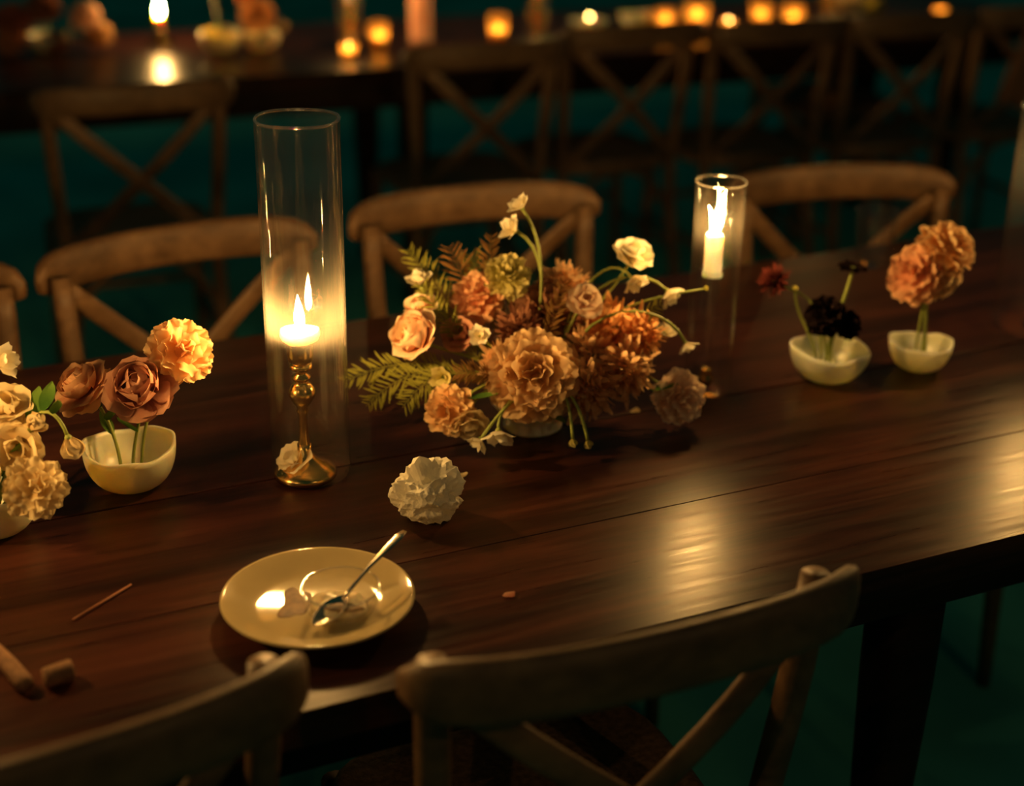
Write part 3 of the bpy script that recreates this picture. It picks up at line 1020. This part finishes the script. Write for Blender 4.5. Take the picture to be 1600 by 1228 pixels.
flower('white_flower', 'bell', (0.166, 2.000, 0.950), (0.35, -0.6, -0.4), 0.023, P_WHITE, ca(0.03, 0.02), 'white flower nodding just below the largest white one', group=GA, seed=53, bow=(0, 0, 0.06))
flower('white_flower', 'bell', (0.217, 2.000, 0.932), (0.55, -0.5, -0.45), 0.024, P_WHITE, ca(0.03, 0.01), 'white bell-shaped flower nodding towards the slim candle', group=GA, seed=54, bow=(0, 0, 0.07))
flower('white_flower', 'bud', (0.264, 2.000, 0.941), (0.9, -0.1, 0.2), 0.008, M_FERN, ca(0.03, 0.01), 'green bud on a long arching stem before the slim candle', group=GA, seed=55, bow=(0.02, 0, 0.02), stem_r=0.0018, calyx=False)
flower('white_flower', 'bell', (0.210, 1.970, 0.890), (0.3, -0.4, 0.7), 0.020, P_WHITE, ca(0.03), 'small white flower at the right rim of the central arrangement', group=GA, seed=56)
flower('white_flower', 'bell', (0.238, 1.950, 0.875), (0.4, -0.3, -0.8), 0.019, P_WHITE, ca(0.03), 'small white bell hanging above the drooping dusty pink bloom', group=GA, seed=57, bow=(0.02, 0, 0.08))
flower('dusty_flower', 'carnation', (0.230, 1.925, 0.810), (0.35, -0.80, 0.10), 0.036, P_DUSTY, ca(0.03, -0.01), 'dusty pink ruffled bloom drooping to the table on the right of the central arrangement', group=GA, seed=58, bow=(0.06, 0, 0.04), leaves=2)
flower('carnation', 'carnation', (-0.082, 1.842, 0.822), (-0.3, -0.8, 0.2), 0.034, P_PEACH, ca(-0.03, -0.02), 'peach carnation drooping low at the front left of the central arrangement', group=GA, seed=59, bow=(-0.03, -0.03, 0.03))
flower('peach_flower', 'loose', (-0.056, 1.832, 0.806), (0.2, -0.8, -0.4), 0.026, P_CREAM, ca(-0.02, -0.02), 'cream flower hanging beside the low peach carnation', group=GA, seed=60, bow=(-0.01, -0.04, 0.03))
flower('white_flower', 'bell', (-0.016, 1.805, 0.803), (0.1, -0.6, -0.7), 0.026, P_WHITE, ca(-0.01, -0.03), 'white bell hanging in front of the footed bowl, right one of two', group=GA, seed=61, bow=(0, -0.07, 0.02))
flower('white_flower', 'bell', (-0.043, 1.800, 0.796), (-0.5, -0.5, -0.6), 0.020, P_WHITE, ca(-0.01, -0.03), 'white bell hanging in front of the footed bowl, left one of two', group=GA, seed=62, bow=(0, -0.07, 0.02))
flower('yellow_flower', 'bell', (-0.094, 1.880, 0.853), (-0.3, -0.8, 0.2), 0.020, P_YELLOW, ca(-0.02), 'small yellow flower between the two peach blooms of the central arrangement', group=GA, seed=63)
flower('peach_flower', 'loose', (-0.072, 1.950, 0.890), (-0.2, -0.7, 0.7), 0.026, P_ROSE, ca(-0.02), 'dusky pink flower below the salmon carnation', group=GA, seed=64)
GP = 'feathery plumes in the central arrangement'
plume((0.073, 2.030, 0.948), (0.15, -0.2, 0.95), 0.036, P_PLUME, ca(0.01, 0.03), 'brown feathery plume at the top of the central arrangement', 71)
plume((0.143, 1.970, 0.907), (0.35, -0.4, 0.8), 0.046, P_ORANGE, ca(0.02, 0.01), 'orange feathery plume on the right of the central arrangement', 72)
plume((0.112, 1.925, 0.880), (0.3, -0.6, 0.7), 0.044, P_PLUME, ca(0.02), 'tan feathery plume right of the largest tan bloom', 73)
plume((0.111, 1.875, 0.843), (0.4, -0.8, 0.3), 0.044, P_PLUME, ca(0.02, -0.02), 'tan feathery plume low at the front right of the central arrangement', 74)
plume((0.168, 1.905, 0.866), (0.6, -0.5, 0.4), 0.042, P_PLUME, ca(0.03, -0.01), 'tan feathery plume at the far right of the central arrangement', 75)
plume((0.012, 1.940, 0.905), (0.0, -0.6, 0.8), 0.036, P_MAUVE, ca(0.0, 0), 'mauve-brown feathery plume in the middle of the central arrangement', 76)
plume((-0.020, 1.880, 0.872), (-0.3, -0.8, 0.4), 0.032, P_PLUME, ca(-0.01, -0.01), 'small tan plume left of the largest tan bloom', 77)
plume((0.185, 1.950, 0.905), (0.6, -0.2, 0.7), 0.034, P_ORANGE, ca(0.03, 0.01), 'small orange plume behind the white bells on the right', 78)
# ferns
for bs, tp, mt, bow, wd, lb in [
    ((-0.03, 0.0), (-0.232, 1.930, 0.822), M_FERN, (-0.02, 0, 0.045), 0.030, 'yellow-green fern frond drooping furthest left toward the tall glass'),
    ((-0.03, -0.01), (-0.198, 1.900, 0.800), M_FERN, (-0.03, 0, 0.05), 0.028, 'yellow-green fern frond drooping to the table below the furthest left one'),
    ((-0.03, -0.01), (-0.147, 1.880, 0.808), M_FERN, (-0.02, 0, 0.05), 0.028, 'yellow-green fern frond drooping beneath the brightest peach rose'),
    ((-0.02, 0.02), (-0.032, 2.060, 0.996), M_FERNB, (-0.02, 0, 0.03), 0.026, 'bronze fern frond rising beside the tall white flowers'),
    ((-0.03, 0.02), (-0.150, 2.055, 0.975), M_FERN, (-0.02, 0, 0.03), 0.028, 'fern frond curling up at the far upper left'),
    ((-0.03, 0.02), (-0.093, 2.060, 0.978), M_FERNB, (-0.01, 0, 0.03), 0.030, 'bronze fern frond in the middle of the upper left'),
    ((-0.02, 0.02), (-0.062, 2.060, 0.968), M_FERN, (0.0, 0, 0.03), 0.030, 'fern frond just left of the yellow carnation'),
    ((-0.03, 0.0), (-0.125, 1.96, 0.955), M_FERN, (-0.02, 0, 0.02), 0.026, 'fern frond between the white flower and the salmon carnation'),
    ((0.0, -0.02), (-0.075, 1.86, 0.868), M_FERNB, (-0.01, -0.02, 0.03), 0.022, 'bronze fern frond in the dark gap left of the largest bloom'),
    ((0.02, 0.0), (0.185, 1.930, 0.822), M_FERNB, (0.03, -0.02, 0.05), 0.028, 'bronze fern frond drooping at the lower right'),
    ((0.0, 0.0), (0.070, 1.97, 0.958), M_FERNB, (0.0, -0.01, 0.02), 0.022, 'bronze fern frond beside the brown plume'),
    ((0.03, 0.01), (0.205, 1.985, 0.925), M_FERN, (0.01, 0, 0.02), 0.020, 'thin fern frond between the white bells on the right'),
]:
    frond(ca(*bs), tp, mt, lb, bow, wd)
for p, ax, lb, sd in [((0.081, 1.822, 0.790), (0.1, -0.2, -1), 'left one of two thin green buds hanging right of the footed bowl', 81), ((0.101, 1.825, 0.787), (0.2, -0.1, -1), 'right one of two thin green buds hanging right of the footed bowl', 82)]:
    flower('hanging_bud', 'bud', p, ax, 0.012, P_YELLOW, ca(0.02, -0.03), lb, group='hanging buds of the central arrangement', seed=sd, bow=(0.02, -0.05, 0.04))
leaf_thing((0.185, 1.925, 0.820), (0.9, -0.1, 0.12), 0.042, M_LEAF, 'bright green leaf left of the drooping dusty pink bloom')
leaf_thing((-0.060, 1.850, 0.838), (0.8, -0.3, 0.1), 0.045, M_LEAF, 'dark green leaf between the low peach carnation and the largest bloom')
leaf_thing((0.030, 1.860, 0.830), (0.6, -0.3, -0.45), 0.05, M_LEAF, 'dark green leaf hanging over the rim of the footed bowl')

# fallen white bloom at the foot of the tall cylinder
flower('white_flower', 'loose', GL + Vector((-0.020, -0.020, 0.030)), (-0.5, -0.4, 0.7), 0.024, P_WHITE, None, 'white bloom fallen to the bottom inside the tall glass cylinder', seed=91)
# loose petals on the table
for (x, y, a, s, lb) in [(-0.0625, 1.7677, 0.3, 0.017, 'small fallen petal on the table behind the crumpled napkin'), (0.1816, 1.9834, 1.0, 0.016, 'small fallen petal on the table right of the footed bowl'),
                         (0.005, 1.475, 0.7, 0.014, 'small fallen petal on the table right of the plate')]:
    o = mesh_obj('fallen_petal', None, None, me=petal_mesh('open', P_CREAM if y > 1.6 else P_ROSE, 0))
    o.matrix_basis = Matrix.Translation((x, y, TOP + 0.002)) @ Matrix.Rotation(a, 4, 'Z') @ Matrix.Rotation(R(-84), 4, 'X') @ Matrix.Diagonal((s, s, s, 1))
    tag(o, lb, 'petal', 'fallen petals')

# ================================================================== plate, dessert, spoon, napkin
PL = Vector((-0.2074, 1.4406, TOP))
bm = bmesh.new()
lathe(bm, [(0, 0.003), (0.060, 0.003), (0.062, 0.0), (0.066, 0.0), (0.070, 0.005), (0.090, 0.012), (0.1035, 0.0185), (0.1055, 0.0205), (0.1045, 0.0222), (0.1020, 0.0215), (0.090, 0.0165), (0.074, 0.0105), (0.064, 0.0075), (0, 0.0070)], 72)
o = mesh_obj('plate', bm, M_PLATE)
o.location = PL
tag(o, 'round cream glazed dessert plate with leftovers at the front of the table', 'plate')
# small glass dish on the plate
GD0 = PL + Vector((0.026, -0.010, 0.0075))
bm = bmesh.new()
lathe(bm, [(0, 0), (0.030, 0), (0.036, 0.004), (0.0415, 0.020), (0.0430, 0.030), (0.0418, 0.0308), (0.0400, 0.029), (0.0385, 0.020), (0.033, 0.006), (0, 0.004)], 48)
o = mesh_obj('glass_dish', bm, M_GLASS2)
o.location = GD0
bm = bmesh.new()
lathe(bm, [(0.0422 + 0.0013 * math.cos(q * math.pi / 4), 0.0302 + 0.0013 * math.sin(q * math.pi / 4)) for q in range(9)], 48)
mesh_obj('rim', bm, M_RIM, o)
tag(o, 'small clear glass dessert dish standing on the cream plate', 'dish')


def blob(name, rx, ry, h, mat, seed, lump=0.3):
    bm = bmesh.new()
    rings = []
    for j in range(8):
        f = j / 7
        ring = []
        for k in range(36):
            a = 2 * math.pi * k / 36
            q = 1 + lump * noise.noise(Vector((math.cos(a) * 1.3 + seed, math.sin(a) * 1.3, 0.3)))
            rr = (1 - f) * q
            x, y = rx * rr * math.cos(a), ry * rr * math.sin(a)
            z = h * (f ** 0.45) * (1 + 0.5 * noise.noise(Vector((x * 60 + seed, y * 60, seed)))) if j else 0
            ring.append(bm.verts.new((x, y, max(0, z))))
        rings.append(ring)
    for r0, r1 in zip(rings[:-1], rings[1:]):
        for k in range(36):
            bm.faces.new((r0[k], r0[(k + 1) % 36], r1[(k + 1) % 36], r1[k]))
    bm.faces.new(list(reversed(rings[0])))
    bmesh.ops.remove_doubles(bm, verts=bm.verts, dist=1e-6)
    return mesh_obj(name, bm, mat)


o = blob('cream_remains', 0.034, 0.030, 0.013, M_CREAM, 3.1)
o.location = GD0 + Vector((0.0, 0.002, 0.004))
tag(o, 'half-eaten cream dessert inside the small glass dish', 'dessert')
o = blob('sauce_smear', 0.020, 0.036, 0.0012, M_SAUCE, 9.4, 0.55)
o.location = PL + Vector((-0.026, 0.004, 0.0070))
tag(o, 'brown sauce smear on the plate left of the glass dish', 'sauce')
o = blob('sauce_smear', 0.022, 0.009, 0.003, M_SAUCE, 2.2, 0.3)
o.location = GD0 + Vector((0.004, -0.014, 0.0125))
tag(o, 'brown sauce streak on the cream inside the glass dish', 'sauce')
# spoon: bowl in the dish, handle over the rim to the upper right
sp = empty('spoon', GD0 + Vector((0.006, 0.0, 0.014)), 'worn silver spoon resting in the glass dish, handle pointing up right', 'spoon')
bm = bmesh.new()
rows = []
for j in range(11):
    f = j / 10
    L_ = -0.052 + 0.052 * f
    w = 0.0165 * math.sin(math.pi * (0.03 + 0.94 * f)) ** 0.6 * (0.78 + 0.22 * (1 - f))
    row = []
    for i in range(9):
        u = -1 + i / 4
        row.append(bm.verts.new((L_, u * w, -0.008 * (1 - u * u) * math.sin(math.pi * (0.05 + 0.9 * f)) + 0.006 * f)))
    rows.append(row)
for r0, r1 in zip(rows[:-1], rows[1:]):
    for i in range(8):
        bm.faces.new((r0[i], r0[i + 1], r1[i + 1], r1[i]))
ob_ = mesh_obj('spoon_bowl', bm, M_SILVER, sp)
md = ob_.modifiers.new('thick', 'SOLIDIFY')
md.thickness = 0.0012
bm = bmesh.new()
sweep(bm, [(-0.004, 0, 0.005), (0.012, 0, 0.010), (0.04, 0, 0.018), (0.075, 0, 0.024), (0.096, 0, 0.027), (0.106, 0, 0.028)],
      [(0.0016, 0.0030), (0.0018, 0.0022), (0.0015, 0.0028), (0.0013, 0.0050), (0.0012, 0.0060), (0.0010, 0.0030)], n=10, power=2.6)
mesh_obj('handle', bm, M_SILVER, sp)
sp.rotation_euler = (0, R(-6), R(56))
# crumpled napkin
bm = bmesh.new()
bmesh.ops.create_icosphere(bm, subdivisions=5, radius=1.0)
for v in bm.verts:
    d = v.co.normalized()
    q = 0
    for k, (sc_, am) in enumerate(((1.3, 0.20), (2.4, 0.22), (4.4, 0.13), (9.0, 0.04))):
        q += am * (1 - 3.4 * abs(noise.noise(d * sc_ + Vector((2.2 + k * 7, 4.3, 1.7)))))
    up_ = max(0.0, d.z)
    q *= 0.55 + 0.5 * up_ ** 0.5
    r_ = 0.84 + 0.62 * q
    for pk, am, sh in (((-0.22, -0.10, 1.0), 0.55, 26), ((0.30, 0.10, 0.95), 0.34, 30), ((0.72, -0.15, 0.75), 0.36, 34), ((0.10, 0.6, 0.8), 0.25, 20), ((-0.8, -0.2, 0.25), 0.16, 10)):
        r_ += am * math.exp(-sh * (1 - d.dot(Vector(pk).normalized())))
    p = d * r_
    v.co = (p.x * 0.044, p.y * 0.036, p.z * 0.037)
zmin = min(v.co.z for v in bm.verts)
for v in bm.verts:
    v.co.z = max(v.co.z - zmin - 0.006, 0)
o = mesh_obj('crumpled_napkin', bm, M_PAPER, smooth=False)
o.location = (-0.0995, 1.660, TOP)
tag(o, 'crumpled white paper napkin on the table above the plate', 'napkin')

# tumbler near the far edge
bm = bmesh.new()
lathe(bm, [(0, 0), (0.029, 0), (0.031, 0.003), (0.0365, 0.098), (0.0370, 0.1), (0.0355, 0.1), (0.0350, 0.098), (0.0290, 0.010), (0, 0.008)], 48)
o = mesh_obj('tumbler', bm, M_GLASS)
rb_ = bmesh.new()
lathe(rb_, [(0.0362 + 0.0014 * math.cos(q * math.pi / 4), 0.1002 + 0.0014 * math.sin(q * math.pi / 4)) for q in range(9)], 48)
mesh_obj('rim', rb_, M_RIM, o)
o.location = (0.652, 2.665, TOP)
tag(o, 'empty clear glass tumbler near the far edge of the table, right side', 'glass')

# bits at the lower left
bm = bmesh.new()
sweep(bm, [(-0.4677, 1.4143, TOP + 0.0016), (-0.447, 1.449, TOP + 0.0018), (-0.4232, 1.4893, TOP + 0.0016)], (0.0012, 0.0014), n=7)
tag(mesh_obj('twig', bm, M_TWIG), 'thin straight reddish twig lying on the table left of the plate', 'twig')
kn = empty('knife', (-0.4755, 1.2773, TOP), 'wooden-handled knife entering from the left edge in the lower left corner', 'knife')
bm = bmesh.new()
sweep(bm, [(0, 0, 0.009), (-0.006, 0.006, 0.010), (-0.03, 0.036, 0.0105), (-0.06, 0.072, 0.009)], [(0.006, 0.0065), (0.0085, 0.0095), (0.0085, 0.009), (0.007, 0.0075)], n=12, power=2.6)
mesh_obj('handle', bm, M_CORK, kn)
bm = bmesh.new()
sweep(bm, [(-0.055, 0.066, 0.009), (-0.10, 0.12, 0.0085), (-0.15, 0.18, 0.007), (-0.165, 0.198, 0.006)], [(0.0065, 0.0009), (0.009, 0.0009), (0.008, 0.0008), (0.001, 0.0005)],
      ref=Vector((0.4, 0.33, 0.05)), n=8)
mesh_obj('blade', bm, M_SILVER, kn)
bm = bmesh.new()
lathe(bm, [(0, 0), (0.0095, 0), (0.0105, 0.002), (0.0115, 0.026), (0.0108, 0.028), (0, 0.028)], 20)
o = mesh_obj('cork', bm, M_CORK)
o.matrix_basis = Matrix.Translation((-0.462, 1.289, TOP + 0.0113)) @ Matrix.Rotation(R(35), 4, 'Z') @ Matrix.Rotation(R(90), 4, 'Y')
tag(o, 'small brown cork lying beside the knife in the lower left corner', 'cork')

# ================================================================== things on the back table
GBK = 'lights on the back table'


def votive(x, y, r, h, label, flame_h=0.022, mat=None):
    bm = bmesh.new()
    lathe(bm, [(0, 0), (r * 0.82, 0), (r * 0.9, 0.004), (r, h), (r - 0.002, h + 0.0008), (r - 0.004, h - 0.001), (r * 0.84, 0.008), (0, 0.007)], 32)
    o = mesh_obj('votive_glass', bm, mat or M_AMBER)
    o.location = (x, y, TOP)
    tag(o, label, 'votive', 'votive glasses on the back table')
    candle((x, y, TOP + 0.008), r * 0.72, h * 0.30, flame_h, 0.0045, 'burning tealight in the ' + label, lean=0.03, fmat=M_TEA, group='tealights on the back table')


# lit candle at the upper left, in a brass stick
brass_stick(Vector((-1.063, 4.612, TOP)), 0.045, 0.035, 'low brass candlestick at the upper left of the back table')
candle(Vector((-1.063, 4.612, TOP + 0.041)), 0.0120, 0.045, 0.050, 0.0095, 'white burning candle at the upper left of the back table', fmat=M_FLAMEBG, lean=0.05)
bowl((-0.862, 4.50, TOP), 0.060, 0.065, 'left one of two ivory bowls on the back table at upper left', M_BOWLW, 5, group='bowls on the back table')
bowl((-0.752, 4.55, TOP), 0.054, 0.050, 'right one of two ivory bowls on the back table at upper left', M_BOWLW, 6, group='bowls on the back table')
GBF = 'flowers on the back table'
flower('peach_flower', 'carnation', (-0.90, 4.52, 0.99), (-0.2, -0.4, 0.8), 0.05, P_ROSE, (-0.862, 4.50, TOP + 0.02), 'tall blurred flower in the left ivory bowl of the back table', group=GBF, seed=101, join=True, stem_r=0.006)
flower('peach_flower', 'carnation', (-0.760, 4.55, 0.868), (0.0, -0.5, 0.8), 0.052, P_PEACH, (-0.752, 4.55, TOP + 0.02), 'blurred peach bloom in the right ivory bowl of the back table', group=GBF, seed=102, join=True)
flower('peach_flower', 'bud', (-0.690, 4.53, 0.835), (0.9, -0.3, 0.1), 0.032, P_CREAM, (-0.752, 4.55, TOP + 0.02), 'pale blurred bud hanging right of the peach bloom on the back table', group=GBF, seed=103, join=True)
flower('peach_flower', 'carnation', (-0.79, 4.55, 0.925), (-0.3, -0.4, 0.8), 0.035, P_PEACH, (-0.752, 4.55, TOP + 0.02), 'upper blurred peach bloom in the right ivory bowl of the back table', group=GBF, seed=104, join=True)
# blurred arrangement at the upper left corner
bowl((-1.36, 4.49, TOP), 0.065, 0.05, 'ivory bowl under the blurred flowers in the upper left corner', M_BOWLW, 7, group='bowls on the back table')
for i, (x, y, z, r, m_, lb) in enumerate([
        (-1.455, 4.47, 0.855, 0.055, P_ROSE, 'blurred dusky bloom at the very upper left corner'),
        (-1.37, 4.50, 0.89, 0.050, P_MAUVE, 'blurred mauve bloom second from the upper left corner'),
        (-1.25, 4.50, 0.865, 0.045, P_DUSTY, 'blurred pale pink bloom third from the upper left corner'),
        (-1.46, 4.44, 0.80, 0.045, P_PINK, 'blurred pink bloom low in the upper left corner'),
        (-1.22, 4.52, 0.81, 0.040, P_TAN, 'blurred tan bloom rightmost of the upper left group'),
        (-1.33, 4.45, 0.80, 0.035, P_ROSE, 'blurred small bloom lowest of the upper left group')]):
    flower('blurred_flower', 'carnation', (x, y, z), (x * 0.5 + 0.66, -0.4, 0.8), r, m_, (-1.36, 4.49, TOP + 0.02), lb, group=GBF, seed=110 + i, join=True)
# glass cylinders and candles
for i, (x, y, hh, lb) in enumerate([(-0.500, 4.62, 0.30, 'leftmost slim glass cylinder on the back table'), (0.060, 4.79, 0.30, 'middle slim glass cylinder on the back table'),
                                    (1.02, 5.16, 0.30, 'rightmost slim glass cylinder on the back table')]):
    cylinder_glass(Vector((x, y, TOP)), 0.036, hh, 0.0024, lb, group='glass cylinders on the back table', mat=M_GLASSS)
    brass_stick(Vector((x, y, TOP + 0.004)), 0.13, 0.028, 'brass candlestick inside the ' + lb)
    candle(Vector((x, y, TOP + 0.13)), 0.0115, 0.06, 0.045, 0.0080, 'white burning candle inside the ' + lb, fmat=M_FLAMEBG)
candle(Vector((-0.297, 4.76, TOP)), 0.034, 0.17, 0.02, 0.004, 'thick unlit pink pillar candle on the back table', wax=M_PINKWAX, lit=False)
votive(-0.488, 4.464, 0.024, 0.040, 'low amber votive glass before the leftmost back-table cylinder')
votive(-0.414, 4.625, 0.029, 0.075, 'amber votive glass just left of the pink pillar candle')
votive(-0.0595, 4.734, 0.030, 0.085, 'taller amber votive glass right of the pink candle')
votive(0.471, 4.995, 0.033, 0.065, 'amber votive glass right of the white bowl on the back table')
votive(0.575, 5.026, 0.040, 0.080, 'brightest amber votive glass on the back table', flame_h=0.034)
votive(0.674, 4.989, 0.022, 0.035, 'smallest amber votive glass on the back table')
votive(0.792, 5.09, 0.034, 0.075, 'amber votive glass between two small lights on the back table')
votive(0.892, 5.053, 0.034, 0.075, 'amber votive glass left of the white blurred flowers')
votive(1.406, 5.203, 0.022, 0.050, 'lone amber votive glass at the right end of the back table')
bm = bmesh.new()
lathe(bm, [(0, 0.003), (0.04, 0.003), (0.043, 0), (0.046, 0.004), (0.064, 0.016), (0.065, 0.018), (0.062, 0.018), (0.045, 0.008), (0, 0.007)], 40)
o = mesh_obj('plate', bm, M_BOWLW)
o.location = (0.231, 5.04, TOP)
tag(o, 'small blurred saucer on the back table', 'plate')
candle((0.231, 5.04, TOP + 0.0085), 0.019, 0.016, 0.013, 0.003, 'burning tealight standing on the blurred saucer', lean=0.03, fmat=M_TEA, group='tealights on the back table')
bowl((0.379, 5.03, TOP), 0.050, 0.045, 'white blurred bowl right of the saucer on the back table', M_BOWLW, 8, group='bowls on the back table')
bowl((1.090, 5.14, TOP), 0.055, 0.045, 'pale blurred bowl under the white flowers on the back table', M_BOWL, 9, group='bowls on the back table')
flower('blurred_flower', 'carnation', (1.075, 5.14, 0.845), (0, -0.4, 0.8), 0.050, P_WHITE, (1.09, 5.14, TOP + 0.02), 'white blurred flower, left one of two at upper right of the back table', group=GBF, seed=131, join=True)
flower('blurred_flower', 'carnation', (1.165, 5.13, 0.825), (0.5, -0.4, 0.6), 0.040, P_YELLOW, (1.09, 5.14, TOP + 0.02), 'yellowish blurred flower, right one of two at upper right of the back table', group=GBF, seed=132, join=True)

# cloth hanging from the end chair
bm = bmesh.new()
nx, nz = 8, 12
for side in (0, 1):
    pass
g = []
for j in range(nz + 1):
    f = j / nz
    row = []
    for i in range(nx + 1):
        u = i / nx
        w_ = 0.045 + 0.040 * f
        row.append(bm.verts.new((-0.065 * f + (u - 0.5) * w_ * 2 * 0.55, 0.012 * math.sin(u * 9 + f * 2) + 0.004 * math.sin(f * 14), -0.30 * f - 0.03 * (u - 0.3) * f)))
    g.append(row)
for r0, r1 in zip(g[:-1], g[1:]):
    for i in range(nx):
        bm.faces.new((r0[i], r0[i + 1], r1[i + 1], r1[i]))
o = mesh_obj('draped_cloth', bm, M_CLOTH)
md = o.modifiers.new('thick', 'SOLIDIFY')
md.thickness = 0.006
o.location = (1.605, 4.765, 0.885)
tag(o, 'brown cloth hanging slantwise at the right end of the back table', 'cloth')

bm = bmesh.new()
box(bm, 0.13, 0.09, 0.035, bevel=0.008, seg=2)
o = mesh_obj('folded_cloth', bm, plain('orange_cloth', (0.62, 0.30, 0.10), 0.9, noise_amt=0.2, noise_scale=40))
o.location = (1.07, 5.26, 0.488)
o.rotation_euler = (0, 0, R(22))
tag(o, 'small folded orange-brown cloth on a seat glimpsed between the blurred chairs', 'cloth')
